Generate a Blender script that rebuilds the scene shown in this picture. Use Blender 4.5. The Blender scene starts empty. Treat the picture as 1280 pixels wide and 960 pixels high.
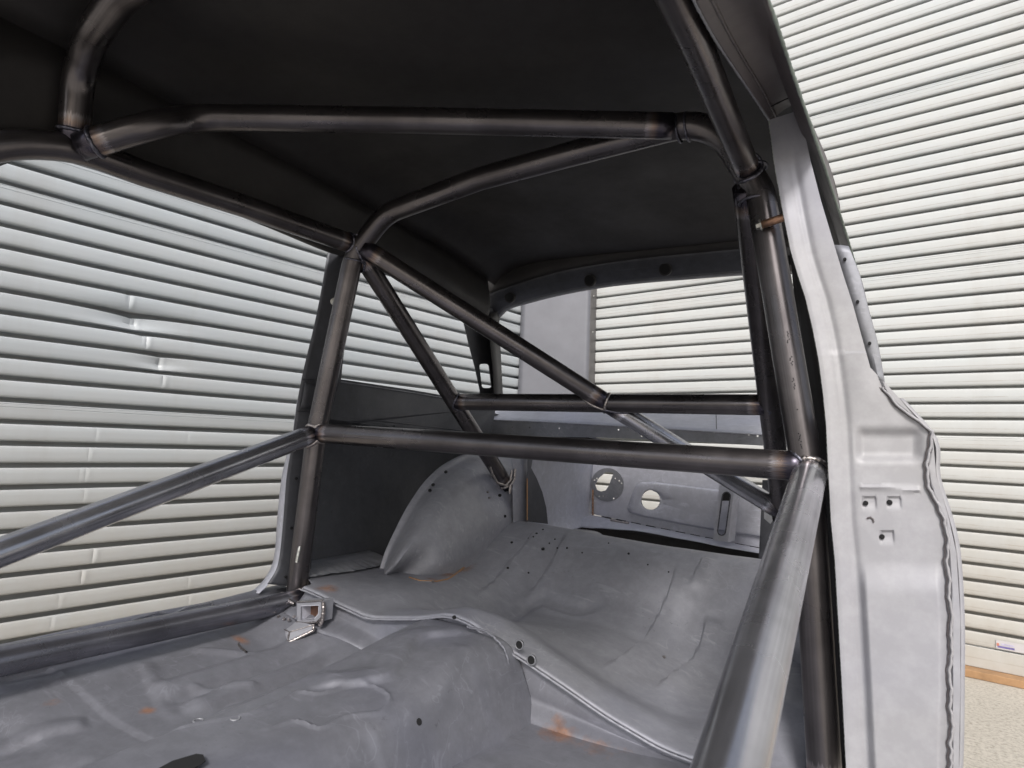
import bpy, bmesh, math, random
from mathutils import Vector, Matrix, noise
from mathutils.geometry import tessellate_polygon
random.seed(7)
S = bpy.context.scene
COL = S.collection

# ------------------------------------------------------------------ camera
F_PX, CX, CY = 790.0, 640.0, 480.0            # photograph 1280 x 960
CAM_H = 0.97
def ray(x, y): return Vector((x - CX, -(y - CY), -F_PX))
eL = ray(1280, 580).normalized()              # run of the left shutter (away from the camera)
eR = ray(-340, 515).normalized()              # run of the right shutter
UP = eR.cross(eL).normalized()
if UP.y < 0: UP = -UP
cy_ = ray(1100, 575).normalized()             # car: towards the tail
cx_ = -ray(-716, 470).normalized(); cx_ = (cx_ - cy_ * cx_.dot(cy_)).normalized()
cz_ = cx_.cross(cy_)
R = Matrix((cx_, cy_, cz_))                   # camera space -> car space
wy = (cy_ - UP * cy_.dot(UP)).normalized(); wx = wy.cross(UP)
W = Matrix((wx, wy, UP))                      # camera space -> world
EYE = Vector((0, 0, CAM_H))
cam_d = bpy.data.cameras.new('camera'); cam = bpy.data.objects.new('camera', cam_d); COL.objects.link(cam)
cam.matrix_world = Matrix.Translation(EYE) @ W.to_4x4()
cam_d.sensor_width = 36; cam_d.lens = 36 * F_PX / 1280
cam_d.clip_start = 0.02; cam_d.clip_end = 500
cam_d.dof.use_dof = True; cam_d.dof.focus_distance = 1.5; cam_d.dof.aperture_fstop = 11
S.camera = cam
CAR = Matrix.Translation(EYE) @ (W @ R.transposed()).to_4x4()

# ------------------------------------------------------------------ light
SUN_EL, SUN_AZ = math.radians(40), math.radians(157)      # azimuth from +Y clockwise
world = bpy.data.worlds.new('World'); S.world = world; world.use_nodes = True
nt = world.node_tree; bgn = nt.nodes['Background']
sky = nt.nodes.new('ShaderNodeTexSky'); sky.sky_type = 'NISHITA'; sky.sun_disc = False
sky.sun_elevation = SUN_EL; sky.sun_rotation = SUN_AZ
sky.dust_density = 3.0; sky.air_density = 1.0
hs = nt.nodes.new('ShaderNodeHueSaturation'); hs.inputs['Saturation'].default_value = .52
nt.links.new(sky.outputs[0], hs.inputs['Color']); nt.links.new(hs.outputs[0], bgn.inputs[0]); bgn.inputs[1].default_value = 0.095
sd = bpy.data.lights.new('sun', 'SUN'); sd.energy = 1.5; sd.angle = math.radians(12); sd.color = (1, .965, .92)
sun = bpy.data.objects.new('sun', sd); COL.objects.link(sun)
sdir = Vector((math.sin(SUN_AZ) * math.cos(SUN_EL), math.cos(SUN_AZ) * math.cos(SUN_EL), math.sin(SUN_EL)))
sun.rotation_euler = sdir.to_track_quat('Z', 'Y').to_euler(); sun.location = sdir * 20
S.view_settings.view_transform = 'Standard'; S.view_settings.look = 'None'
S.view_settings.exposure = 0.92; S.view_settings.gamma = 1
S.render.resolution_x = 1024; S.render.resolution_y = 768
try:
    S.cycles.max_bounces = 10; S.cycles.diffuse_bounces = 6
except Exception: pass

# ------------------------------------------------------------------ point helpers (car space)
def X(px, py, v): d = R @ ray(px, py); return d * (v / d.x)
def Y(px, py, v): d = R @ ray(px, py); return d * (v / d.y)
def Z(px, py, v): d = R @ ray(px, py); return d * (v / d.z)
MID = -0.645
def mir(p): return Vector((2 * MID - p[0], p[1], p[2]))
V = Vector
def sm(a, b, x):
    t = max(0., min(1., (x - a) / (b - a))); return t * t * (3 - 2 * t)
def cr(p0, p1, p2, p3, t):
    return 0.5 * ((2 * p1) + (p2 - p0) * t + (2 * p0 - 5 * p1 + 4 * p2 - p3) * t * t + (3 * p1 - p0 - 3 * p2 + p3) * t ** 3)
def spline(pts, n):
    """Catmull-Rom through pts, n samples per span"""
    pts = [V(p) for p in pts]; out = []
    q = [2 * pts[0] - pts[1]] + pts + [2 * pts[-1] - pts[-2]]
    for i in range(len(pts) - 1):
        for k in range(n): out.append(cr(q[i], q[i + 1], q[i + 2], q[i + 3], k / n))
    out.append(pts[-1].copy()); return out

# ------------------------------------------------------------------ materials
class NT:
    def __init__(s, name):
        s.m = bpy.data.materials.new(name); s.m.use_nodes = True; s.t = s.m.node_tree
        s.b = s.t.nodes['Principled BSDF']; s.co = s.n('ShaderNodeTexCoord').outputs['Object']
    def n(s, k, **kw):
        o = s.t.nodes.new(k)
        for a, v in kw.items(): setattr(o, a, v)
        return o
    def l(s, a, b): s.t.links.new(a, b)
    def noise(s, scale, detail=6, rough=.6, vec=None, dist=0):
        o = s.n('ShaderNodeTexNoise'); o.inputs['Scale'].default_value = scale
        o.inputs['Detail'].default_value = detail; o.inputs['Roughness'].default_value = rough
        o.inputs['Distortion'].default_value = dist
        s.l(vec or s.co, o.inputs['Vector']); return o.outputs['Fac']
    def map(s, f, a, b, c=0., d=1.):
        o = s.n('ShaderNodeMapRange'); o.clamp = True
        for i, v in zip((1, 2, 3, 4), (a, b, c, d)): o.inputs[i].default_value = v
        s.l(f, o.inputs[0]); return o.outputs[0]
    def mix(s, f, a, b, mode='MIX'):
        o = s.n('ShaderNodeMix', data_type='RGBA', blend_type=mode)
        for sock, v in ((o.inputs[0], f), (o.inputs[6], a), (o.inputs[7], b)):
            if isinstance(v, (int, float)): sock.default_value = v
            elif isinstance(v, tuple): sock.default_value = (*v, 1)
            else: s.l(v, sock)
        return o.outputs[2]
    def math(s, op, a, b=None):
        o = s.n('ShaderNodeMath', operation=op)
        for i, v in enumerate((a, b)):
            if v is None: continue
            if isinstance(v, (int, float)): o.inputs[i].default_value = v
            else: s.l(v, o.inputs[i])
        return o.outputs[0]
    def scale(s, x, y, z, vec=None):
        o = s.n('ShaderNodeMapping'); o.inputs['Scale'].default_value = (x, y, z)
        s.l(vec or s.co, o.inputs['Vector']); return o.outputs[0]
    def bump(s, h, strength, dist=.01):
        o = s.n('ShaderNodeBump'); o.inputs['Strength'].default_value = strength
        o.inputs['Distance'].default_value = dist; s.l(h, o.inputs['Height']); s.l(o.outputs[0], s.b.inputs['Normal'])
    def set(s, col=None, rough=None, metal=None):
        for k, v in (('Base Color', col), ('Roughness', rough), ('Metallic', metal)):
            if v is None: continue
            if isinstance(v, (int, float)): s.b.inputs[k].default_value = v
            elif isinstance(v, tuple): s.b.inputs[k].default_value = (*v, 1)
            else: s.l(v, s.b.inputs[k])

def steel(name, base=(.24, .245, .265), dark=(.15, .152, .165), rust=.0, metal=.35, rough=(.38, .6), spots=(), bump=.13, scratch=True):
    s = NT(name)
    n1 = s.noise(5, 7, .65); n2 = s.noise(34, 6, .7); n3 = s.noise(1.7, 3, .5, dist=.6)
    c = s.mix(s.map(n1, .25, .62), dark, base)
    c = s.mix(s.map(n2, .42, .72, 0, .35), c, tuple(min(1, v * 1.5) for v in base))
    c = s.mix(s.map(n3, .5, .75, 0, .3), c, (base[0] * .8, base[1] * .86, base[2] * 1.2))
    if scratch:                                               # flap-disc marks
        w = s.noise(60, 3, .6, vec=s.scale(.15, 1, .6), dist=.4)
        c = s.mix(s.map(w, .62, .72, 0, .25), c, tuple(min(1, v * 1.9) for v in base))
    if scratch:                                               # grinder swirls and dried marks: thin wandering lines
        q = s.math('ABSOLUTE', s.math('SUBTRACT', s.noise(13, 3, .5, dist=1.2), .5)); k = s.map(q, .004, .014, 1, 0)
        k = s.math('MULTIPLY', k, s.map(s.noise(4, 4, .6), .52, .62)); c = s.mix(s.math('MULTIPLY', k, .22), c, tuple(min(1, v * 1.9) for v in base))
        dk = s.math('MULTIPLY', s.map(s.noise(90, 4, .7), .62, .7), s.map(n1, .45, .6)); c = s.mix(s.math('MULTIPLY', dk, .5), c, tuple(v * .45 for v in dark))
    rm = s.map(s.noise(7, 9, .75), .66 - rust * .1, .74 - rust * .1, 0, .0 if rust == 0 else .7)
    for (p, rad, st) in spots:                                # rust in one place, ragged edge
        vd = s.n('ShaderNodeVectorMath', operation='SUBTRACT'); s.l(s.co, vd.inputs[0]); vd.inputs[1].default_value = p
        sc = s.n('ShaderNodeVectorMath', operation='MULTIPLY'); s.l(vd.outputs[0], sc.inputs[0]); sc.inputs[1].default_value = st
        ln = s.n('ShaderNodeVectorMath', operation='LENGTH'); s.l(sc.outputs[0], ln.inputs[0])
        d = s.math('ADD', ln.outputs['Value'], s.math('MULTIPLY', s.math('SUBTRACT', s.noise(45, 5, .7), .5), rad * 1.6))
        rm = s.math('MAXIMUM', rm, s.map(d, rad * .25, rad, .75, 0))
    rc = s.mix(s.map(n2, .35, .65), (.13, .052, .022), (.30, .14, .065))
    c = s.mix(rm, c, rc)
    r = s.map(n1, .3, .7, rough[1], rough[0]); r = s.math('MAXIMUM', r, s.math('MULTIPLY', rm, .85))
    s.set(c, r, s.math('MULTIPLY', s.math('SUBTRACT', 1.0, rm), metal))
    h = s.math('ADD', s.math('MULTIPLY', s.noise(3.2, 2, .4), 1.0), s.math('MULTIPLY', n2, .05))
    s.bump(h, bump, .02)
    return s.m

def tubemat(name, base=(.088, .080, .083), hi=(.165, .153, .158), rough=(.22, .38), metal=.9):
    """bare drawn tube: lengthwise mill streaks, ground-back ends, heat tint near the welds"""
    s = NT(name)
    uv = s.n('ShaderNodeUVMap').outputs[0]
    st = s.noise(1, 5, .6, vec=s.scale(3, 26, 1, uv)); st2 = s.noise(1, 4, .6, vec=s.scale(9, 90, 1, uv)); bl = s.noise(11, 4, .55)
    mo = s.noise(7, 5, .6)
    c = s.mix(s.map(mo, .3, .72), base, hi)
    c = s.mix(s.map(st, .4, .75, 0, .35), c, tuple(v * 1.25 for v in hi))
    c = s.mix(s.map(st2, .6, .85, 0, .2), c, tuple(v * 1.4 for v in hi))
    c = s.mix(s.map(bl, .4, .8, 0, .45), c, tuple(v * .6 for v in base))
    at = s.n('ShaderNodeAttribute', attribute_name='ends'); e = at.outputs['Fac']       # metres from the nearer end
    j = s.math('ADD', e, s.math('MULTIPLY', s.math('SUBTRACT', s.noise(1, 3, .6, vec=s.scale(3, 30, 1, uv)), .5), .03))
    g = s.map(j, .048, .052, 1, 0)
    c = s.mix(s.math('MULTIPLY', g, .55), c, tuple(v * 2.2 for v in hi))
    c = s.mix(s.map(j, .036, .046, .6, 0), c, (.17, .10, .06))
    c = s.mix(s.map(j, .026, .036, .85, 0), c, (.035, .038, .06))
    s.set(c, s.map(s.math('ADD', s.math('MULTIPLY', bl, .5), s.math('MULTIPLY', mo, .5)), .38, .62, rough[1], rough[0]), metal)
    s.bump(s.math('ADD', s.math('MULTIPLY', st2, .3), s.noise(60, 4, .6)), .05, .0008)
    return s.m

def plain(name, col, rough=.5, metal=0., var=.25, scale=20, bump=.1):
    s = NT(name); n = s.noise(scale, 6, .65)
    s.set(s.mix(s.map(n, .3, .7), tuple(v * (1 - var) for v in col), tuple(min(1, v * (1 + var)) for v in col)), rough, metal)
    if bump: s.bump(n, bump, .003)
    return s.m

def shuttermat(name, col, dirt):
    s = NT(name)
    sep = s.n('ShaderNodeSeparateXYZ'); s.l(s.co, sep.inputs[0]); z = sep.outputs['Z']
    n1 = s.noise(1.6, 6, .65, vec=s.scale(1, 1, 3)); n2 = s.noise(30, 6, .7, vec=s.scale(.12, .12, 1)); n3 = s.noise(9, 7, .75)
    c = s.mix(s.map(n1, .35, .7, 0, .6), col, tuple(v * k for v, k in zip(col, (.90, .95, .99))))
    c = s.mix(s.map(n2, .5, .75, 0, .15), c, tuple(v * .8 for v in col))
    fl_ = s.math('FLOOR', s.math('DIVIDE', s.math('ADD', z, 100 * PITCH), PITCH))
    wn = s.n('ShaderNodeTexWhiteNoise', noise_dimensions='1D'); s.l(fl_, wn.inputs['W'])
    c = s.mix(s.map(wn.outputs['Value'], 0, 1, 0, .13), c, tuple(v * .55 for v in col))
    gs = s.noise(1, 6, .7, vec=s.scale(3.5, 3.5, .35)); c = s.mix(s.map(gs, .55, .8, 0, .30), c, tuple(v * k for v, k in zip(col, (.66, .60, .54))))
    fr = s.math('FRACT', s.math('DIVIDE', s.math('ADD', z, 100 * PITCH), PITCH))      # dust caught on each slat's lower lip
    lip = s.math('MULTIPLY', s.map(fr, .07, .0, 0, 1), s.map(n3, .35, .6))
    c = s.mix(s.math('MULTIPLY', lip, .6), c, (.24, .18, .14))
    low = s.math('MULTIPLY', s.map(z, 1.25, .35, 0, 1), s.map(n3, .2, .75, .45, 1))     # splashed dust towards the ground
    c = s.mix(s.math('MULTIPLY', low, dirt), c, (.34, .29, .225))
    s.set(c, s.map(n1, .3, .7, .34, .5), 0.0); s.b.inputs['Specular IOR Level'].default_value = .4
    s.bump(s.noise(4, 3, .5, vec=s.scale(1, 1, .3)), .12, .01)
    return s.m
PITCH = 0.075

# ------------------------------------------------------------------ mesh helpers
def tag(o, label=None, cat=None, group=None, kind=None):
    if label: o['label'] = label
    if cat: o['category'] = cat
    if group: o['group'] = group
    if kind: o['kind'] = kind
    return o
def link(name, me, mat, parent=None, smooth=True, solid=0.0, bevel=0.0, auto=True):
    if mat: me.materials.append(mat)
    o = bpy.data.objects.new(name, me); COL.objects.link(o)
    if parent: o.parent = parent
    if smooth:
        for p in me.polygons: p.use_smooth = True
        if auto:
            try: me.set_sharp_from_angle(angle=math.radians(38))
            except Exception: pass
    if solid:
        m = o.modifiers.new('thickness', 'SOLIDIFY'); m.thickness = abs(solid); m.offset = 1 if solid > 0 else -1
    if bevel:
        m = o.modifiers.new('edge', 'BEVEL'); m.width = bevel; m.segments = 2; m.limit_method = 'ANGLE'
    return o
def mesh(name, vs, fs):
    me = bpy.data.meshes.new(name); me.from_pydata([tuple(v) for v in vs], [], fs); me.update(); return me
def gridmesh(name, rows, close=False):
    nv = len(rows[0]); vs = [p for r in rows for p in r]; fs = []
    for i in range(len(rows) - 1):
        for j in range(nv - (0 if close else 1)):
            k = (j + 1) % nv
            fs.append((i * nv + j, i * nv + k, (i + 1) * nv + k, (i + 1) * nv + j))
    return mesh(name, vs, fs)
def sheet(name, rows, mat, parent, n=6, m=6, solid=.0012, disp=0.0, fn=None, sharp=False, **kw):
    """smooth sheet through control rows"""
    if sharp:
        r2 = rows
    else:
        r1 = [spline(r, n) for r in rows]
        cols = list(zip(*r1)); c2 = [spline(c, m) for c in cols]; r2 = list(zip(*c2))
    r2 = [[V(p) for p in r] for r in r2]
    if disp or fn:
        for r in r2:
            for p in r:
                if disp: p += noise.noise_vector(p * 9) * disp
                if fn: p += fn(p)
    return link(name, gridmesh(name, r2), mat, parent, solid=solid, **kw)
def plate(name, outline, mat, parent, holes=(), solid=.0015, **kw):
    """flat (or near flat) plate from a 3D outline with real holes"""
    polys = [[V(p) for p in outline]] + [[V(p) for p in h] for h in holes]
    vs = [p for pl in polys for p in pl]
    fs = tessellate_polygon(polys)
    me = mesh(name, vs, [tuple(f) for f in fs])
    bm = bmesh.new(); bm.from_mesh(me); bmesh.ops.recalc_face_normals(bm, faces=bm.faces)
    bm.to_mesh(me); bm.free()
    return link(name, me, mat, parent, smooth=False, solid=solid, **kw)
def circ(c, u, v, ru, rv=None, n=20, a0=0):
    rv = rv or ru; return [c + u * ru * math.cos(a0 + 2 * math.pi * k / n) + v * rv * math.sin(a0 + 2 * math.pi * k / n) for k in range(n)]
def fillet(path, rad, n=9):
    pts = [V(p) for p in path]; out = [pts[0]]
    for i in range(1, len(pts) - 1):
        a, b, c = pts[i - 1], pts[i], pts[i + 1]; u = (a - b); w = (c - b); lu, lw = u.length, w.length; u.normalize(); w.normalize()
        ang = u.angle(w); d = min(rad / max(math.tan(ang / 2), 1e-3), lu * .48, lw * .48)
        p, q = b + u * d, b + w * d
        for k in range(n + 1):
            t = k / n; out.append((1 - t) ** 2 * p + 2 * t * (1 - t) * b + t * t * q)
    out.append(pts[-1]); return out
def frames(pts):
    T = []
    for i in range(len(pts)):
        a = pts[max(i - 1, 0)]; b = pts[min(i + 1, len(pts) - 1)]; T.append((b - a).normalized())
    u = T[0].orthogonal().normalized(); U = []
    for i, t in enumerate(T):
        u = (u - t * u.dot(t)).normalized(); U.append(u)
    return T, U
TR = 0.0236
def tube(name, path, mat, parent, r=TR, bend=.09, seg=28, label=None, step=.02, cap=True):
    core = fillet(path, bend); pts = [core[0]]
    for a, b in zip(core, core[1:]):
        k = max(1, int((b - a).length / step))
        for q in range(1, k + 1): pts.append(a + (b - a) * q / k)
    T, U = frames(pts); L = [0]
    for a, b in zip(pts, pts[1:]): L.append(L[-1] + (b - a).length)
    bm = bmesh.new(); uvl = bm.loops.layers.uv.new('UVMap'); rings = []; fl = bm.verts.layers.float.new('ends')
    for i, p in enumerate(pts):
        w = T[i].cross(U[i]); ring = []
        for k in range(seg):
            a = 2 * math.pi * k / seg; q = p + (U[i] * math.cos(a) + w * math.sin(a)) * r
            v = bm.verts.new(q); v[fl] = min(L[i], L[-1] - L[i]); ring.append(v)
        rings.append(ring)
    off = random.random() * 5
    for i in range(len(rings) - 1):
        for k in range(seg):
            k2 = (k + 1) % seg; f = bm.faces.new((rings[i][k], rings[i][k2], rings[i + 1][k2], rings[i + 1][k])); f.smooth = True
            for lp, (uu, vv) in zip(f.loops, ((L[i], k), (L[i], k + 1), (L[i + 1], k + 1), (L[i + 1], k))):
                lp[uvl].uv = (uu + off, abs(vv / seg * 2 - 1) + off)
    if cap:
        for rg in (rings[0][::-1], rings[-1]): bm.faces.new(rg)
    bm.normal_update(); me = bpy.data.meshes.new(name); bm.to_mesh(me); bm.free()
    o = link(name, me, mat, parent, smooth=False)
    if label: o['label'] = label
    o['_a'] = 0; del o['_a']
    return o
def bead(pts, r, mat, parent, closed=True, name='weld_bead', ripple=.35, seg=8):
    """lumpy run of weld along points"""
    P = []; n = len(pts); rng = n if closed else n - 1
    for i in range(rng):
        a, b = pts[i], pts[(i + 1) % n]; k = max(1, int((b - a).length / .0013))
        for q in range(k): P.append(a + (b - a) * q / k)
    if not closed: P.append(pts[-1])
    m = len(P); rows = []; s = random.random() * 9
    u0 = None
    for i, p in enumerate(P):
        t = (P[(i + 1) % m] - P[(i - 1) % m]) if closed else (P[min(i + 1, m - 1)] - P[max(i - 1, 0)])
        t.normalize(); u = t.orthogonal().normalized() if u0 is None else (u0 - t * u0.dot(t)).normalized(); u0 = u
        w = t.cross(u); rr = r * (1 + ripple * .5 * abs(math.sin(i * .65 + s)) + .35 * noise.noise(p * 120))
        rows.append([p + (u * math.cos(2 * math.pi * k / seg) + w * math.sin(2 * math.pi * k / seg)) * rr for k in range(seg)])
    if closed: rows.append(rows[0])
    o = link(name, gridmesh(name, rows, close=True), mat, parent, auto=False); return o
def saddle(end, d, axp, axd, mat, parent, r=TR, R_=TR, br=.0030):
    """weld where a branch tube (passing end, direction d pointing away) meets a main tube (axis axp, axd)"""
    d = V(d).normalized(); axd = V(axd).normalized(); u = d.orthogonal().normalized(); w = d.cross(u); out = []
    for k in range(40):
        a = 2 * math.pi * k / 40; p0 = V(end) + (u * math.cos(a) + w * math.sin(a)) * r
        q = p0 - V(axp); q = q - axd * q.dot(axd); e = d - axd * d.dot(axd)
        A = e.dot(e); B = 2 * q.dot(e); C = q.dot(q) - (R_ * 1.0) ** 2; D = B * B - 4 * A * C
        t = (-B + math.sqrt(D)) / (2 * A) if D > 0 else -B / (2 * A)
        out.append(p0 + d * t)
    return bead(out, br, mat, parent)
def boxmesh(name, c, u, v, w, su, sv, sw, mat, parent, bevel=.001):
    vs = [c + u * (i * su / 2) + v * (j * sv / 2) + w * (k * sw / 2) for i in (-1, 1) for j in (-1, 1) for k in (-1, 1)]
    fs = [(0, 1, 3, 2), (4, 6, 7, 5), (0, 4, 5, 1), (2, 3, 7, 6), (0, 2, 6, 4), (1, 5, 7, 3)]
    return link(name, mesh(name, vs, fs), mat, parent, smooth=False, bevel=bevel)
def disc(name, c, nrm, r, h, mat, parent, n=20, r2=None):
    nrm = V(nrm).normalized(); u = nrm.orthogonal().normalized(); v = nrm.cross(u)
    rows = [circ(c, u, v, r, n=n), circ(c + nrm * h, u, v, r2 if r2 is not None else r, n=n)]
    vs = rows[0] + rows[1]; fs = [(i, (i + 1) % n, n + (i + 1) % n, n + i) for i in range(n)] + [tuple(range(n))[::-1], tuple(range(n, 2 * n))]
    return link(name, mesh(name, vs, fs), mat, parent, smooth=False)
def bolt(c, axis, mat, parent, rw=.0095, rh=.0062, tube_len=0, tmat=None):
    """flange bolt: washer, hex head (and a spacer sleeve)"""
    axis = V(axis).normalized(); u = axis.orthogonal().normalized(); v = axis.cross(u); vs = []; fs = []
    def ring(cc, r, n=24): base = len(vs); vs.extend(circ(cc, u, v, r, n=n)); return base
    prof = [(0, rw), (.002, rw), (.0026, rw * .85)]
    b = [ring(c + axis * z, r) for z, r in prof]
    for a, bb in zip(b, b[1:]): fs += [(a + i, a + (i + 1) % 24, bb + (i + 1) % 24, bb + i) for i in range(24)]
    fs.append(tuple(range(b[-1], b[-1] + 24)))
    h = [ring(c + axis * z, r, 6) for z, r in ((.0026, rh), (.008, rh), (.009, rh * .8))]
    for a, bb in zip(h, h[1:]): fs += [(a + i, a + (i + 1) % 6, bb + (i + 1) % 6, bb + i) for i in range(6)]
    fs.append(tuple(range(h[-1], h[-1] + 6)))
    o = link('bolt', mesh('bolt', vs, fs), mat, parent, smooth=False)
    return o

# ------------------------------------------------------------------ materials used
M_SHELL = steel('bare_steel_shell', rust=0)
FS = lambda p, r, s=(1, 1, 1): (tuple(p), r, s)
M_FLOOR = steel('bare_steel_floor', base=(.175, .178, .203), dark=(.125, .127, .145), metal=.3, spots=[  # floor steel darkened because less light reaches it
    FS(Z(185, 888, -.47), .016), FS(Z(62, 890, -.47), .022, (1.5, 1, 1)), FS(Z(405, 836, -.46), .012, (1, 2, 1)),
    FS(Y(745, 945, 1.04), .06, (.8, 1, 2.4)), FS(Y(700, 920, 1.04), .04, (1, 1, 2)), FS(Y(560, 910, 1.0), .012), FS(Z(300, 800, -.45), .03, (1, 2, 1)), FS(Y(700, 905, 1.06), .02)])
M_SEAT = steel('bare_steel_seat_pan', base=(.265, .268, .298), dark=(.205, .207, .23), metal=.255, rough=(.4, .58), spots=[
    FS(X(580, 702, -1.0), .05, (2.4, .9, .8)), FS(X(560, 722, -1.0), .035, (1.6, 1, 1)), FS(X(540, 730, -1.0), .03, (1, 2, 1)), FS(Z(525, 692, -.33), .02), FS(Z(878, 772, -.4), .012),
    FS(Z(712, 686, -.3), .018), FS(Z(410, 735, -.37), .03, (1, 1, 1))])
M_ROOF = steel('roof_underside', base=(.025, .0228, .0232), dark=(.018, .0165, .017), metal=.2, rough=(.5, .7), bump=.15, scratch=False)  # near-black base stands for the deep shade under the roof
M_DARK = steel('quarter_inner_steel', base=(.070, .072, .082), dark=(.05, .051, .058), metal=.4, rough=(.4, .6))  # shell steel darkened for the shade inside the quarters
M_PILLAR = steel('primed_shut_face', base=(.315, .312, .325), dark=(.302, .299, .312), metal=.05, rough=(.42, .55), bump=.10, scratch=False)
M_HEADR = steel('door_header_steel', base=(.085, .073, .074), dark=(.065, .056, .058), metal=.15, rough=(.4, .55), scratch=False, bump=.1)
M_BOOT = steel('boot_panel_steel', base=(.46, .465, .52), dark=(.40, .405, .45), metal=.15, rough=(.42, .6), bump=.15)
M_ARCH = steel('wheel_arch_steel', base=(.28, .283, .312), dark=(.225, .227, .25), metal=.2, rough=(.34, .55))
M_TUBE = tubemat('drawn_tube')  # tube base darkened for the shade under the roof
M_TUBEN = tubemat('lit_tone_tube', base=(.30, .30, .325), hi=(.52, .52, .56), rough=(.20, .32))  # lighter copy of the tube steel, standing for sunlit bars
M_TUBES = tubemat('dark_blue_tube', base=(.13, .13, .15), hi=(.28, .28, .32), rough=(.24, .36), metal=.85)
M_WELD = plain('weld_metal', (.36, .33, .32), .3, .95, .5, 220, .3)
M_WELDD = plain('weld_metal_dark', (.13, .13, .16), .35, .9, .5, 200, .3)
M_BOLT = plain('zinc_bolt', (.4, .4, .38), .35, .9)
M_COPPER = plain('brown_sleeve', (.32, .19, .13), .38, .8, .3, 60)
M_BLACK = plain('hole_black', (.006, .006, .007), .9, 0, .1)  # near-black; discs in it stand for the unlit depth of holes
M_SEAL = plain('seam_sealer', (.30, .295, .31), .5, 0, .1, 80, .3)
M_WALL_L = shuttermat('shutter_paint_skylit', (.45, .47, .485), .45)  # same paint as the other shutter, cooler and darker for sky light only
M_WALL_R = shuttermat('shutter_paint', (.53, .535, .525), .5)
M_SILLB = steel('slot_edge_shade', base=(.09, .09, .10), dark=(.06, .06, .07))
M_GALV = plain('galvanised_sheet', (.148, .151, .170), .42, .25, .10, 5, .12)
M_GALVD = plain('galvanised_edge', (.12, .115, .115), .5, .2, .2, 20)

# ------------------------------------------------------------------ setting: ground, shutters, corner post
def Wd(p): return W @ p                                             # camera dir -> world dir
gm = mesh('ground', [(-60, -60, 0), (60, -60, 0), (60, 60, 0), (-60, 60, 0)], [(0, 1, 2, 3)])
s = NT('concrete_yard'); a = s.noise(1.2, 6, .65); b = s.noise(70, 5, .8); c3 = s.noise(9, 7, .7)
c = s.mix(s.map(a, .35, .65), (.48, .445, .39), (.58, .545, .48)); c = s.mix(s.map(b, .45, .65, 0, .55), c, (.13, .11, .085)); c = s.mix(s.map(c3, .55, .7, 0, .4), c, (.42, .39, .34))
s.set(c, .85, 0); s.bump(b, .5, .01)
tag(link('ground', gm, s.m, smooth=False), kind='structure')

wl = Wd(eL); wl.z = 0; wl.normalize(); wr = Wd(eR); wr.z = 0; wr.normalize()
nL = V((wl.y, -wl.x, 0)); nR = V((wr.y, -wr.x, 0))
def hitplane(px, py, n, D): d = Wd(ray(px, py)); return d * (D / n.dot(d)) + EYE
def fit(n, px, y1, y2, cnt):
    a = hitplane(px, y1, n, 1); b = hitplane(px, y2, n, 1); return cnt * PITCH / abs((a - b).z)
if nL.dot(Wd(ray(0, 500))) > 0: nL = -nL
if nR.dot(Wd(ray(1160, 500))) > 0: nR = -nR
DL = -fit(-nL, 0, 223, 579, 13); DR = -fit(-nR, 1160, 317, 541, 12)
zL = hitplane(0, 579, nL, DL).z; zR = hitplane(1160, 541, nR, DR).z      # height of one dark line on each wall
# corner = intersection of both planes
det = nL.x * nR.y - nL.y * nR.x
ox = ((DL) * nR.y - (DR) * nL.y) / det; oy = (nL.x * DR - nR.x * DL) / det
CORNER = V((ox, oy, 0))

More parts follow.
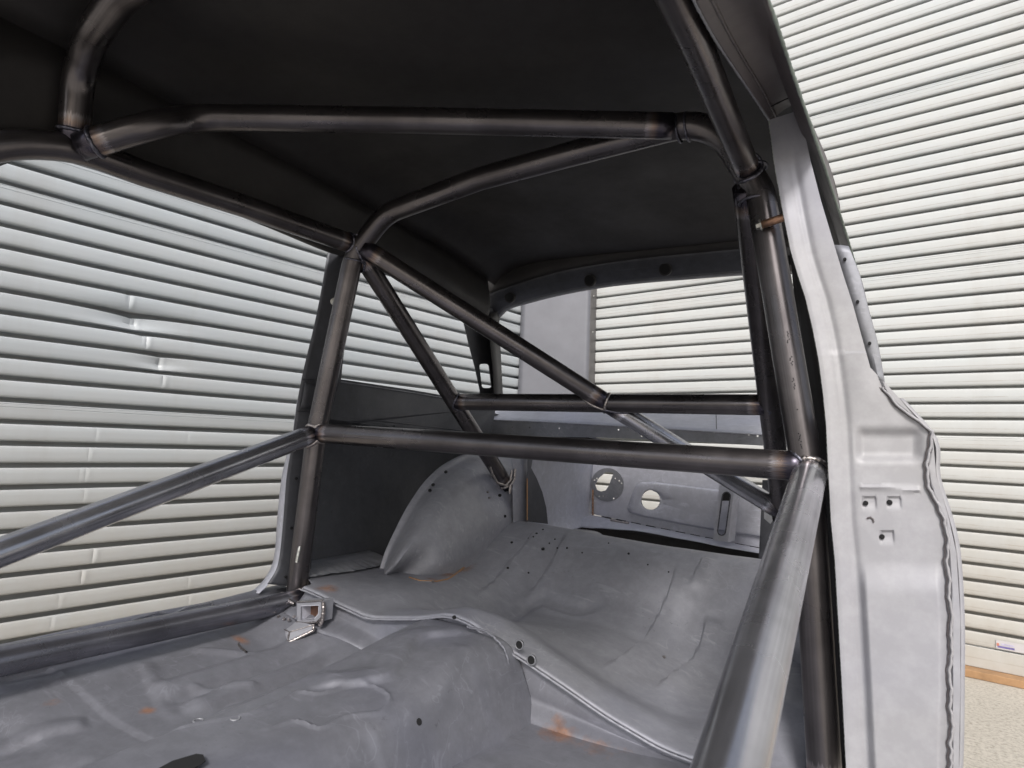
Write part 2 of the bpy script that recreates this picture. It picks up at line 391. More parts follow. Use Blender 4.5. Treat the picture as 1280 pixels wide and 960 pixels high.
def shutter(name, org, run, nrm, s0, s1, zline, ztop, mat, grooves, dents, creases, label, bottom=None, dx=.02, gap=.145):
    """roller shutter: interlocked slats as one folded sheet; run = horizontal unit dir, nrm towards the yard"""
    w_ = .985 - gap
    prof = [(.0, -.014), (.008, -.006), (.025, -.001), (.055, .0024), (.12, .0045), (.3, .0056), (.5, .0058), (.7, .0054), (w_ - .06, .0046), (w_ - .02, .0030), (w_ - .003, .0005), (w_, -.003), (w_ - .03, -.007), (w_ - .22, -.012), (w_ - .24, -.045), (1.24, -.045), (1.22, -.018), (1.02, -.017)]
    k0 = int(math.ceil((0.0 - zline) / PITCH)) ; rows = []
    if bottom: k0 = bottom
    zb = zline + k0 * PITCH
    zs = []
    k = k0
    while zline + k * PITCH < ztop:
        pr = list(prof)
        if k in grooves: pr = [q for q in prof if q[0] < .5 and q[1] > -.0065 ] + [(.55, .0065), (.57, .0045), (.59, .0062), (.70, .0060), (.72, .0040), (.74, .0056)] + [q for q in prof if q[0] > .76 or q[1] < -.004 and q[0] > .3]
        for f, d in pr: zs.append((zline + (k + f) * PITCH, d, k, f))
        k += 1
    n = int((s1 - s0) / dx); S_ = [s0 + (s1 - s0) * i / n for i in range(n + 1)]
    extra = set()
    for (cs, kk, ln) in creases:
        for e in (-.02, -.008, -.003, 0, .003, .01, .03): extra.add(cs + e)
    for (ds, dz, rs, rz, dep) in dents:
        for e in range(-12, 13): extra.add(ds + e * rs / 10)
    S_ = sorted(set(S_) | extra)
    for z, d, k, f in zs:
        row = []
        for s_ in S_:
            q = d + .0022 * noise.noise(V((s_ * 1.3, z * 2.1, 3.3))) + .0012 * noise.noise(V((s_ * .8, k * 7.7, 1.3)))
            zz = z + .0018 * noise.noise(V((s_ * 1.1, k * 3.1, 8.8)))
            for (cs, kk, ln) in creases:
                if kk == k:
                    e = s_ - cs; body = math.sin(min(1, max(0, (f - .05) / .85)) * math.pi)
                    q += (.28 if ln < .0075 else .55) * ln * body * (-math.exp(-abs(e) / .006) + .55 * math.exp(-((e - .012) / .01) ** 2))
            for (ds, dz, rs, rz, dep) in dents:
                e = (s_ - ds) / rs; h = (z - dz) / rz
                if abs(h) < 2.5:
                    q -= dep * math.exp(-abs(e) * 1.6) * math.exp(-h * h)
                    zz += -dep * .5 * math.exp(-abs(e) * 1.6) * math.exp(-h * h)
            row.append(org + run * s_ + nrm * q + V((0, 0, zz)))
        rows.append(row)
    root = bpy.data.objects.new(name, None); COL.objects.link(root); root.location = org + run * s0
    tag(root, label, 'roller shutter')
    inv = -root.location
    rows = [[p + inv for p in r] for r in rows]
    link('slat_curtain', gridmesh('slat_curtain', rows), mat, root, auto=True, solid=0)
    return root, zb, inv

sL0 = (hitplane(0, 500, nL, DL) - CORNER).dot(wl)          # along run, corner = 0 (negative = towards the camera)
def sOnL(px, py): p = hitplane(px, py, nL, DL); return (p - CORNER).dot(wl), p.z
def sOnR(px, py): p = hitplane(px, py, nR, DR); return (p - CORNER).dot(-wr), p.z
dl = []
for (px, py, rs, rz, dep) in ((166, 398, .20, .034, .036), (200, 452, .12, .026, .026), (160, 372, .03, .02, .006), (178, 420, .05, .02, .008)):
    s_, z_ = sOnL(px, py); dl.append((s_, z_, rs, rz, dep))
cl = []
for (px, py, ln) in ((162, 376, .008), (170, 410, .009), (183, 428, .010), (201, 452, .010), (203, 476, .008), (120, 545, .006), (110, 570, .007), (106, 596, .007),
                     (104, 620, .006), (116, 690, .008), (101, 724, .008), (98, 600, .004), (235, 723, .006), (73, 750, .007), (64, 776, .007), (236, 745, .006), (235, 540, .005)):
    s_, z_ = sOnL(px, py); cl.append((s_, math.floor((z_ - zL) / PITCH), ln))
gr = lambda zl, pts: {math.floor((z - zl) / PITCH) for z in pts}
shL, zb, invL = shutter('roller_shutter', CORNER, wl, nL, -4.6, -0.02, zL, 4.6, M_WALL_L, gr(zL, [sOnL(0, 515)[1], sOnL(100, 225)[1], sOnL(600, 400)[1]]), dl, cl,
        'grey roller shutter with dented slats, paint toned for sky light only, left of the grey corner post', gap=.20)
shR, zb, invR = shutter('roller_shutter', CORNER, -wr, nR, .02, 6.4, zR, 4.6, M_WALL_R, gr(zR, [sOnR(1160, 118)[1], sOnR(1160, 330)[1], sOnR(1230, 552)[1], sOnR(850, 382)[1]]), [], [],
        'brighter white roller shutter with straight slats and a sticker, right of the corner post', bottom=int(round((.145 - zR) / PITCH)))
# bottom rail, sticker and timber threshold of the right shutter
def strip(name, s0, s1, z0, z1, off, mat, parent, inv, run=-wr, nrm=nR, th=.02, bevel=.003):
    c = CORNER + run * ((s0 + s1) / 2) + nrm * off + V((0, 0, (z0 + z1) / 2)) + inv
    return boxmesh(name, c, run, nrm, V((0, 0, 1)), s1 - s0, th, z1 - z0, mat, parent, bevel)
strip('bottom_rail', .02, 6.4, .035, zb - .002, -.003, M_WALL_R, shR, invR)
M_WOOD = plain('timber_strip', (.34, .20, .10), .7, 0, .25, 14, .3)
th = bpy.data.objects.new('timber_threshold', None)
thr = strip('timber_threshold', .02, 6.4, .001, .034, .03, M_WOOD, None, V((0, 0, 0)), th=.09)
tag(thr, 'orange-brown timber threshold strip on the ground under the right shutter', 'threshold')
s_, z_ = sOnR(1262, 808); s1_, z1_ = sOnR(1245, 808)
w_ = abs(s_ - s1_) * 2.2
stk = strip('warning_sticker', s1_, s1_ + w_, z_ - .017, z_ + .02, .009, plain('sticker_paper', (.5, .48, .49), .4, 0, .05), shR, invR, th=.002, bevel=0)
M_PURP = plain('sticker_purple', (.14, .12, .30), .4, 0, .2, 90); M_RED = plain('sticker_red', (.5, .2, .15), .4)
strip('sticker_print', s1_ + .006, s1_ + w_ * .62, z_ - .011, z_ - .003, .0105, M_PURP, stk, invR, th=.001, bevel=0)
strip('sticker_print', s1_ + .02, s1_ + w_ * .6, z_ + .002, z_ + .009, .0105, plain('sticker_lilac', (.48, .45, .6), .4), stk, invR, th=.001, bevel=0)
strip('sticker_print', s1_ + .003, s1_ + .012, z_ - .004, z_ + .008, .0108, M_RED, stk, invR, th=.001, bevel=0)
# corner post: folded sheet with a darker return
pa = hitplane(648, 430, nL, DL) + nL * .012; pb = hitplane(737, 430, nR, DR); pb = EYE + (pb - EYE) * .975
pc = hitplane(745, 430, nR, DR) + nR * .004
for p in (pa, pb, pc): p.z = 0
post = bpy.data.objects.new('corner_post', None); COL.objects.link(post); post.location = CORNER
tag(post, 'smooth grey sheet metal corner post between the two roller shutters', 'post')
def wallsheet(name, a, b, mat, z1=4.6):
    a = a - CORNER; b = b - CORNER; rows = []
    n = 14
    for i in range(n + 1):
        t = i / n; rows.append([a + (b - a) * t + V((0, 0, z)) for z in [z1 * q / 60 for q in range(61)]])
    nn = (b - a).cross(V((0, 0, 1))).normalized()
    for r in rows:
        for p in r: p += nn * .004 * noise.noise(p * 3)
    return link(name, gridmesh(name, rows), mat, post, solid=.003)
wallsheet('post_face', pa, pb, M_GALV); wallsheet('post_return', pb, pc, M_GALVD)
fx = pb + (pc - pb) * .45 - CORNER
for z in (1.2, 1.75, 2.0, 2.35, 2.9): disc('fixing_screw', fx + V((0, 0, z)) , (nR + V((.3, 0, 0))), .006, .006, M_BOLT, post, r2=.004)

# ------------------------------------------------------------------ the car shell
car = bpy.data.objects.new('stripped_car_shell', None); COL.objects.link(car); car.matrix_world = CAR
tag(car, 'stripped bare metal two-door car body shell with a welded tubular roll cage inside', 'car')

# --- roof skin
def HW(y): return .515 + .045 * sm(.85, 1.6, y)
def roofz(x, y):
    u = (x - MID) / (.025 + HW(y)); z = .660 - .100 * min(1.0, abs(u)) ** 8
    z -= .09 * sm(.34, .06, y) ** 1.5 * .7 + .06 * sm(1.35, 2.15, y) ** 1.3
    return z
rows = []
for i in range(61):
    y = .10 + (2.02 - .10) * i / 60
    rows.append([V((MID + HW(y) * (j / 40 * 2 - 1), y, roofz(MID + HW(y) * (j / 40 * 2 - 1), y) + .0025 * noise.noise(V((j * .12, i * .12, 0))))) for j in range(41)])
ro = link('roof_panel', gridmesh('roof_panel', rows), M_ROOF, car, solid=.0012)
ro['label'] = 'dark unpainted underside of the roof panel'
# roof bow over the windscreen
sheet('windscreen_header', [[V((MID + .515 * (j / 8 * 2 - 1), y, roofz(MID, y) - dz - .06 * abs(j / 8 * 2 - 1) ** 3)) for j in range(9)] for y, dz in ((.08, .05), (.11, .045), (.14, .04), (.18, .012))], M_ROOF, car)

# --- rear header with round holes (above the rear window)
def hdr(px, py, a): return Y(px, py, a)
bot = [(572, 388), (590, 397), (608, 400), (622, 394), (634, 384), (660, 376), (700, 366), (750, 357), (800, 351), (860, 346), (925, 341), (990, 339)]
top = [(520, 330), (560, 354), (585, 368), (600, 371), (625, 362), (665, 349), (705, 338), (750, 330), (800, 323), (860, 317), (925, 311), (990, 308)]
rb = [Y(x, y, 1.98) for x, y in bot]; rt = [Y(x, y, 1.90) for x, y in top]
rm = [(a + b) / 2 + V((0, -.006, -.002)) for a, b in zip(rb, rt)]
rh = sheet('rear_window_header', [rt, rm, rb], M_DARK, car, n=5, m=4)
sheet('header_lip', [rb, [p + V((0, .02, -.004)) for p in rb]], M_SHELL, rh, n=5, m=1)
sheet('header_upper', [[p + V((0, .0, .0)) for p in rt], [p + V((0, -.012, .03)) for p in rt], [p + V((0, -.01, .13)) for p in rt]], M_ROOF, rh, n=4, m=2)
for x, y in ((638, 371), (738, 350), (832, 336), (985, 323)):
    c = Y(x, y, 1.935); disc('header_hole', c + V((0, .004, 0)), (-.0, -1, -.35), .021, .012, M_ROOF, rh, r2=.020); disc('header_hole', c + V((0, -.006, -.002)), (0, -1, -.35), .0165, .0035, M_BLACK, rh)

# --- far roof side rail and drip edge
ed = [(-60, 250), (-20, 217), (10, 203), (40, 196), (75, 199), (120, 211), (180, 229), (230, 244), (300, 269), (350, 289), (410, 314), (440, 322), (470, 330), (520, 351), (560, 375), (590, 396), (603, 402)]
e0 = [X(x, y, -1.215) for x, y in ed]
e1 = [p + V((.022, 0, .022)) for p in e0]; e2 = [p + V((.028, 0, .06)) for p in e0]; e3 = [V((MID - HW(p.y), p.y, roofz(MID - HW(p.y), p.y) + .003)) for p in e0]
eo = [p + V((-.03, 0, .012)) for p in e0]
rl = sheet('roof_side_rail', [eo, e0, e1, e2, e3], M_ROOF, car, n=4, m=3); rl['label'] = 'far roof side rail above the door opening'

# --- far door pillar
L = [(410, 312), (402, 360), (393, 405), (381, 455), (376, 478), (372, 500), (369, 520), (364, 560), (358, 600), (354, 650), (350, 690), (345, 712), (334, 730)]
Rr = [(445, 312), (440, 360), (434, 405), (428, 455), (425, 478), (415, 500), (408, 520), (402, 560), (398, 600), (394, 650), (390, 690), (388, 715), (386, 735)]
r0 = [X(a, b, -1.262) for a, b in L]; r2 = [X(a, b, -1.236) for a, b in Rr]; r1 = [(p + q) / 2 + V((.006, 0, 0)) for p, q in zip(r0, r2)]
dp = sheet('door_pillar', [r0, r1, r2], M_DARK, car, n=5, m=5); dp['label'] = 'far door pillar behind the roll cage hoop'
# its light outer flange (door shut edge)
Lo = [(372, 500), (367, 535), (361, 560), (352, 600), (347, 650), (344, 690), (338, 712), (326, 730), (312, 741)]
Li = [(373, 500), (369, 535), (364, 560), (358, 600), (355, 650), (351, 690), (346, 712), (336, 730), (324, 742)]
sheet('shut_flange', [[X(a, b, -1.30) for a, b in Lo], [X(a, b, -1.262) for a, b in Li]], M_BOOT, dp, n=5, m=2)
for x, y, xx in ((370, 598, -1.245), (364, 660, -1.245), (357, 721, -1.247)): disc('bolt_hole', X(x, y, -1.247), (1, -.3, 0), .0035, .0035, M_BLACK, dp, n=12)
# seams pressed across the pillar
for (a, b) in (((378, 474), (404, 475)), ((372, 514), (398, 515))):
    pth = [X(a[0] + (b[0] - a[0]) * t / 6, a[1] + (b[1] - a[1]) * t / 6, -1.236) for t in range(7)]
    bead(pth, .0016, M_DARK, dp, closed=False, name='pressed_seam', ripple=0)
sheet('gusset_patch', [[X(382, 478, -1.237), X(402, 480, -1.232)], [X(379, 495, -1.235), X(400, 496, -1.228)], [X(376, 511, -1.237), X(398, 511, -1.232)]], M_DARK, dp, n=3, m=3, solid=.002)

# --- far quarter: inner belt band with scalloped edge, dark outer skin, rear pillar
bx = -1.25
topb = [(412, 473), (440, 477), (480, 483), (520, 489), (560, 496), (600, 505), (620, 509)]
low = []
for i in range(0, 61):
    t = i / 60; x = 412 + 200 * t; y = 524 + 24 * t + 3.2 * (1 - abs(math.cos(math.pi * t * 5.5))) ** .7 * (1 if t > .12 else 0)
    low.append((x, y))
band = [X(a, b, bx) for a, b in topb] + [X(a, b, bx + .012) for a, b in low[::-1]]
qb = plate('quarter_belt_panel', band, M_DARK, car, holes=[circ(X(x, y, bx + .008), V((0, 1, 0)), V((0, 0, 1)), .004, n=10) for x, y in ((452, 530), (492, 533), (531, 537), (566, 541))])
qb['label'] = 'far inner belt panel with a scalloped lower edge under the quarter window'
bead([X(a, b + 2.5, bx + .003) for a, b in topb], .0022, M_SHELL, qb, closed=False, name='belt_lip', ripple=0)
bead([X(a, 519 + (a - 412) * .115, bx + .010) for a in range(412, 606, 10)], .0012, M_DARK, qb, closed=False, name='belt_fold', ripple=0)
sheet('belt_ledge', [[X(a, b, bx) for a, b in topb], [X(a, b, bx) + V((-.045, 0, .004)) for a, b in topb], [X(a, b, bx) + V((-.10, 0, -.01)) for a, b in topb]], M_DARK, qb, n=4, m=2)
def quarter(f, lab):
    rows = []
    for i in range(11):
        y = 1.19 + 1.75 * i / 10
        rows.append([f(V((x, max(y, 1.19), z))) for x, z in ((-1.26, -.42), (-1.30, -.352), (-1.345, -.25), (-1.365, -.1), (-1.365, .03), (-1.345, .115 if y < 2 else .115 - .1 * (y - 2)))])
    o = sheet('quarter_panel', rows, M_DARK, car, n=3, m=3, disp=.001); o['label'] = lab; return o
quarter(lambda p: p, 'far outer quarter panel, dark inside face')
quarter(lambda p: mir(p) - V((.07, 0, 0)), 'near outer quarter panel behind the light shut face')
# rear roof pillar, far side, with a cut-out
def cp(pts, x): return [X(a, b, x) for a, b in pts]
def rrect(x0, y0, x1, y1, r, sk=0):
    o = []
    for cx, cy, a0 in ((x1 - r, y1 - r, 0), (x0 + r, y1 - r, 90), (x0 + r, y0 + r, 180), (x1 - r, y0 + r, 270)):
        for k in range(5):
            a = math.radians(a0 + k * 22.5); yy = cy + r * math.sin(a); o.append((cx + r * math.cos(a) + sk * (yy - y0), yy))
    return o
cpo = [(572, 385), (600, 385), (626, 385), (624, 400), (626, 440), (629, 500), (600, 500), (600, 488), (594, 460), (586, 430), (579, 400)]
rp = plate('rear_pillar', cp(cpo, -1.245), M_DARK, car, holes=[cp(rrect(599, 455, 611, 485, 3, .12)[::-1], -1.245)], solid=.002)
rp['label'] = 'far rear roof pillar with a rectangular cut-out'
0 and plate('pillar_web', [X(613, 395, -1.245), X(627, 392, -1.245), X(629, 500, -1.245), X(629, 500, -1.245) + V((.03, .01, 0)), X(627, 392, -1.245) + V((.03, .01, 0))], M_DARK, rp)
sheet('pillar_return', [[X(625, 388, -1.243), X(624, 420, -1.243), X(627, 460, -1.243), X(629, 505, -1.243)], [X(612, 392, -1.20), X(612, 420, -1.20), X(616, 460, -1.20), X(618, 505, -1.20)]], M_ROOF, rp, n=3, m=2)

# --- rear deck strip under the rear window
dk0 = [(585, 497), (650, 499), (750, 502), (850, 506), (1000, 513)]
dk1 = [(590, 524), (650, 526), (750, 531), (850, 537), (1000, 546)]
dk2 = [(590, 544), (650, 545.5), (750, 547), (850, 551), (1000, 560)]
A_ = [Y(x, y, 2.42) for x, y in dk0]; B_ = [Y(x, y, 2.12) for x, y in dk1]; C_ = [Y(x, y, 2.12) for x, y in dk2]
B1 = [p + V((0, .012, .0)) for p in B_]
deck = sheet('rear_deck_panel', [A_, [(p + q) / 2 + V((0, 0, -.003)) for p, q in zip(A_, B1)], B1], M_BOOT, car, n=8, m=4); deck['label'] = 'pale deck panel under the rear window opening'
fl = plate('deck_flange', B_ + C_[::-1], M_SHELL, deck, holes=[circ(Y(x, y, 2.12), V((1, 0, 0)), V((0, 0, 1)), .0032, n=10) for x, y in ((640, 534), (662, 534.5), (699, 535.5), (773, 533 + 4), (802, 545), (893, 540), (936, 543), (947, 545))])
bead([p + V((0, -.002, 0)) for p in spline(B_, 8)], .003, M_BOOT, deck, closed=False, name='folded_edge', ripple=0)
for x in (735, 895):
    p0 = Y(x, 503, 2.41); p1 = Y(x + 1, 536, 2.12); bead([p0 + (p1 - p0) * t / 5 + V((0, -.004, -.001)) for t in range(6)], .0014, M_DARK, deck, closed=False, name='deck_seam', ripple=0)
# near-black plate standing for the shaded recess under the deck, far side
plate('deck_recess_dark', [Y(x, y, 2.2) for x, y in ((585, 530), (650, 540), (700, 543), (725, 545), (748, 549), (764, 556), (772, 562), (774, 568), (600, 568), (585, 560))], M_ROOF, car)
bead([Y(x, y, 2.195) for x, y in ((722, 544), (735, 545.5), (748, 549), (764, 556), (774, 565), (779, 574))], .003, M_BOOT, car, closed=False, name='seam_lip', ripple=0)

# --- boot: side wall, rear panel, ledge
sw = sheet('boot_side_panel', [[X(x, y, -1.17 ) for x, y in ((640, 560), (690, 566), (745, 572))], [X(655, 610, -1.185), X(700, 612, -1.19), Y(742, 612, 2.83)], [X(660, 665, -1.19), X(700, 650, -1.19), Y(741, 643, 2.83)], [X(655, 690, -1.16), X(700, 668, -1.16), Y(741, 655, 2.80)]], M_BOOT, car)
sw['label'] = 'pale side wall of the boot behind the wheel arch'
RY = 2.80
rpz = [(738, 563), (800, 566), (900, 572), (934, 601), (953, 616), (953, 685), (850, 666), (738, 642)]
def fuel_slot():
    pts = []
    for k in range(9): a = math.radians(180 + 180 * -k / 8); pts.append((752 + 6.5 * math.cos(a) , 608 - 6.5 * math.sin(a) * -1))
    return pts
slot = [(757, 590), (767, 591), (761, 607), (757, 613), (751, 614.5), (746, 612), (744, 606), (748, 598)]
NS = lambda pts: [Y(x, y, RY) for x, y in pts]
def ellp(cx, cy, rx, ry, n=22): return [(cx + rx * math.cos(2 * math.pi * k / n), cy + ry * math.sin(2 * math.pi * k / n)) for k in range(n)]
small = [(743, 600), (746, 598), (769, 598), (774, 601), (777, 604), (749, 620), (754, 620), (767, 623)]
rear = plate('rear_panel', NS(rpz), M_BOOT, car, holes=[NS(slot[::-1]), NS(ellp(813, 625, 15, 16.5))] + [NS(ellp(x, y, .9, .9, 8)) for x, y in small], solid=.002)
rear['label'] = 'pale rear body panel with a long pressed recess, a round hole and a slotted plate'
plate('slotted_disc', [Y(x, y, RY - .004) for x, y in ellp(759, 606, 20.5, 21, 32)], M_SHELL, rear, holes=[[Y(x, y, RY - .004) for x, y in slot[::-1]]] + [[Y(x, y, RY - .004) for x, y in ellp(a, b, .9, .9, 8)] for a, b in small], solid=.003)
# pressed panel, raised towards the cabin, hole through it
def pressed():
    out = [(800, 603), (815, 602), (945, 618), (958, 625), (958, 672), (900, 664), (850, 655), (800, 645), (787, 641), (784, 636), (790, 618), (795, 607)]
    c0 = V((870, 635)); rows = []
    dense = []
    for i in range(len(out)):
        a = V(out[i]); b = V(out[(i + 1) % len(out)]); k = 8
        for q in range(k): dense.append(a + (b - a) * q / k)
    hole = V((813.5, 625))
    N = len(dense); rr = []
    for (f, dep) in ((1.0, .0), (.99, .006), (.965, .014), (.93, .018), (.88, .019)):
        rr.append([(c0 + (p - c0) * f, dep) for p in dense])
    # in the flat: morph to the hole rim
    tgt = []
    for p in dense:
        d = (p - hole); a = math.atan2(d.y / 1.08, d.x); tgt.append(V((hole.x + 11.5 * math.cos(a), hole.y + 12.3 * math.sin(a))))
    flat = [c0 + (p - c0) * .88 for p in dense]
    for t, dep in ((.25, .019), (.5, .019), (.75, .0185), (.88, .017), (.93, .012), (.98, .008), (1.0, .012), (1.0, -.012)):
        rr.append([(p + (q - p) * t, dep) for p, q in zip(flat, tgt)])
    rows = [[Y(p.x, p.y, RY - .004 - d) for p, d in r] for r in rr]
    return link('pressed_recess', gridmesh('pressed_recess', rows, close=True), M_BOOT, rear, solid=0)
pressed()
# bracket with an oblong slot
def oblong(cx, y0, y1, r, sk=0):
    o = [(cx + r * math.cos(math.radians(180 + k * 22.5)), y0 + r * math.sin(math.radians(180 + k * 22.5))) for k in range(9)]
    o += [(cx + sk + r * math.cos(math.radians(k * 22.5)), y1 + r * math.sin(math.radians(k * 22.5))) for k in range(9)]
    return o
brk = [(899, 606), (918, 607), (910, 678), (891, 675)]
bY = 2.66
br = plate('slotted_bracket', [Y(x, y, bY) for x, y in brk], M_BOOT, rear, holes=[[Y(x, y, bY) for x, y in oblong(908, 620, 664, 5, -6)][::-1], [Y(x, y, bY) for x, y in ellp(903.5, 610, 1, 1, 8)], [Y(x, y, bY) for x, y in ellp(913, 611, 1, 1, 8)]], solid=.003)
bead([Y(x, y, bY - .003) for x, y in oblong(908, 620, 664, 5, -6)], .0022, M_SILLB, br, name='slot_rim_shade', ripple=0)  # dark rim bead, with the plate below, stands for shade in the slot
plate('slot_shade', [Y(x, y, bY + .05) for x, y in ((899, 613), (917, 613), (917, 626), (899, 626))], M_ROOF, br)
plate('bracket_flange', [Y(918, 607, bY), Y(910, 678, bY), Y(910, 678, bY) + V((.012, .07, 0)), Y(918, 607, bY) + V((.012, .07, 0))], M_BOOT, br, solid=.003)
# ledge in front of the rear panel with stitch-welded seam
lg = [[Y(x, y, RY - .002) for x, y in ((700, 636), (738, 643), (800, 655), (850, 665), (900, 675), (955, 686))],
      [Y(x, y, RY - .09) for x, y in ((690, 645), (738, 651), (800, 660), (850, 669), (900, 678), (955, 689))],
      [Y(x, y, RY - .13) for x, y in ((685, 652), (738, 660), (790, 663), (850, 673), (900, 683), (955, 693))]]
led = sheet('boot_ledge', lg, M_BOOT, car, n=8, m=4, disp=.004); led['label'] = 'pale ledge along the foot of the rear panel'
for i in range(11):
    x0 = 752 + i * 18.5; y0 = 645.5 + i * 3.75
    bead([Y(x0 + t * 3, y0 + t * .6, RY - .012) for t in range(5)], .0022, M_BLACK, led, closed=False, name='stitch_weld', ripple=.2)
bead([Y(763, 650, RY - .05), Y(775, 652.5, RY - .05), Y(786, 654, RY - .05)], .006, M_WELD, led, closed=False, name='ground_patch', ripple=0)
bead([Y(741, 644 - 4 * k, RY - .006) for k in range(9)], .004, plain('rusty_seam', (.32, .19, .12), .8, 0, .5, 120), rear, closed=False, name='rusty_seam')
bfl = sheet('boot_floor', [[V((-1.3, 1.8, -.42)), V((-1.05, 1.8, -.40)), V((-.96, 1.8, -.41))], [V((-1.3, 2.3, -.40)), V((-1.1, 2.3, -.385)), V((-.98, 2.3, -.41))], [V((-1.3, 2.8, -.415)), V((-1.15, 2.8, -.41)), V((-1.05, 2.72, -.43))]], M_BOOT, car, n=8, m=8, disp=.006)
sheet('spare_wheel_well', [[V((-1.3, 1.78, -.44)), V((-.6, 1.78, -.40)), V((0, 1.78, -.40))], [V((-1.3, 1.85, -.62)), V((-.6, 1.85, -.62)), V((0, 1.85, -.62))], [V((-1.3, 2.68, -.62)), V((-.6, 2.68, -.62)), V((0, 2.68, -.62))], [V((-1.3, 2.80, -.50)), V((-.6, 2.80, -.50)), V((0, 2.80, -.50))], [V((-1.3, 2.83, -.385)), V((-.6, 2.83, -.385)), V((0, 2.83, -.385))]], M_ROOF, car)  # near-black sheet standing for the darkness below the boot gap
# near inner end of the boot opening (dark vertical piece)
plate('boot_corner_panel', [Y(x, y, 2.35) for x, y in ((953, 600), (1010, 600), (1010, 710), (948, 706))], M_DARK, car)
plate('corner_bracket', [Y(x, y, 2.2) for x, y in ((955, 618), (966, 612), (972, 640), (963, 655), (955, 648))], M_SHELL, car)

# --- floor pan, tunnel, heel board, rear seat pan
def plan(pts, z): return [(p.x, p.y) for p in spline([Z(a, b, z) for a, b in pts], 3)]
def sdist(P_, x, y):
    best = 9; sg = 1; tt = 0; n = len(P_) - 1
    for i in range(n):
        ax, ay = P_[i]; dx = P_[i + 1][0] - ax; dy = P_[i + 1][1] - ay; L2 = dx * dx + dy * dy
        t = ((x - ax) * dx + (y - ay) * dy) / L2; tc = max(0, min(1, t)); ex = x - ax - dx * tc; ey = y - ay - dy * tc; d = ex * ex + ey * ey
        if d < best: best = d; sg = 1 if dx * ey - dy * ex > 0 else -1; tt = (i + tc) / n
    return math.sqrt(best) * sg, tt
def band(P_, x, y, a, b, endf=.12):
    # pressed swage: rises over a on one side of the path, fades over b on the other
    xs = [p[0] for p in P_]; ys = [p[1] for p in P_]; m = a + b
    if x < min(xs) - m or x > max(xs) + m or y < min(ys) - m or y > max(ys) + m: return 0
    d, t = sdist(P_, x, y)
    return sm(-a, 0, d) * (1 - sm(b * .25, b, d)) * sm(0, endf, t) * (1 - sm(1 - endf, 1, t))
LZ = [(-1.262, -.362), (-1.131, -.367), (-.945, -.395), (-.816, -.372), (-.735, -.349), (-.68, -.355), (-.624, -.380), (-.554, -.401), (-.487, -.423), (-.396, -.454), (-.298, -.479), (-.02, -.505)]
def lipz(x):
    z = 0
    for o in (-.02, -.01, 0, .01, .02):
        q = min(max(x + o, -1.262), -.02)
        for a, b in zip(LZ, LZ[1:]):
            if a[0] <= q <= b[0]: z += (a[1] + (b[1] - a[1]) * (q - a[0]) / (b[0] - a[0])) / 5; break
    return z
def lipy(x): return 1.06
RIBS = []
def seatz(x, y):
    d = abs(x - MID) ; zl = lipz(x)
    w = 1 - (sm(.15, .35, d) if x < MID else sm(.34, .52, d))
    bowl = -.445 * w + (-.372) * (1 - w)
    bowl -= .055 * sm(-.62, -.3, x)
    t = sm(lipy(x) + .055, lipy(x) + .20, y)
    z = zl * (1 - t) + bowl * t
    z += (.060 * math.exp(-((x + .70) / .11) ** 2)) * (1 - sm(1.10, 1.50, y)) * t
    crest = -.262 - .014 * sm(-.95, -.5, x)
    c = sm(1.50, 1.80, y)
    z = z * (1 - c) + crest * c
    z -= .05 * sm(1.80, 1.90, y)
    for P_, h, a, b in RIBS: z += h * band(P_, x, y, a, b, .2)
    z += .003 * noise.noise(V((x * 4, y * 4, 2)))+ .001 * noise.noise(V((x * 14, y * 14, 5)))
    return z
def hit(px, py, f):
    d = R @ ray(px, py); y = 1.06
    while y < 1.95:
        p = d * (y / d.y)
        if p.z < f(p.x, y): return p
        y += .002
    return d * (1.9 / d.y)
_rb = []
for pts, h, a, b in (([(848, 700), (842, 730), (828, 765), (812, 795), (785, 820), (745, 840)], .012, .007, .07), ([(882, 696), (872, 715), (862, 738)], .010, .007, .05),
                     ([(884, 768), (878, 805), (852, 838), (816, 866)], .011, .007, .06), ([(712, 664), (697, 692), (680, 722), (655, 750)], .008, .007, .06),
                     ([(672, 662), (655, 686), (630, 715), (591, 748)], .008, .007, .06), ([(780, 680), (762, 712), (735, 745)], .005, .02, .06), ([(610, 768), (660, 757), (720, 762), (760, 748)], -.010, .03, .03)):
    q = [hit(px, py, seatz) for px, py in pts]; _rb.append(([(p.x, p.y) for p in spline([V((p.x, p.y, 0)) for p in q], 3)], h, a, b))
RIBS = _rb
rows = []
NX = 220
for i in range(171):
    r = []
    for j in range(NX + 1):
        y = 1.06 + .87 * i / 170; xl = -1.150 - .125 * sm(1.08, 1.17, y); x = xl + (-.027 - xl) * j / NX
        r.append(V((x, y, seatz(x, y) + (-.004 if i == 0 else 0))))
    rows.append(r)
seat = link('rear_seat_pan', gridmesh('rear_seat_pan', rows), M_SEAT, car, solid=-.0025)
seat['label'] = 'grey bare steel rear seat pan with pressed ribs and small rust marks'
def onseat(px, py):
    d = R @ ray(px, py); lo = None
    t = .6
    prev = None
    for k in range(4000):
        y = .9 + k * .0003 * 1.0; 
        if y > 1.95: break
        p = d * (y / d.y)
        if -1.26 < p.x < -.03 and y > lipy(p.x) and p.z < seatz(p.x, y): return p
        y += .0003
    return None
def onseat(px, py):
    d = R @ ray(px, py); y = .9
    while y < 1.95:
        p = d * (y / d.y)
        if y > lipy(p.x) and p.z < seatz(p.x, y): return p
        y += .002
    return None
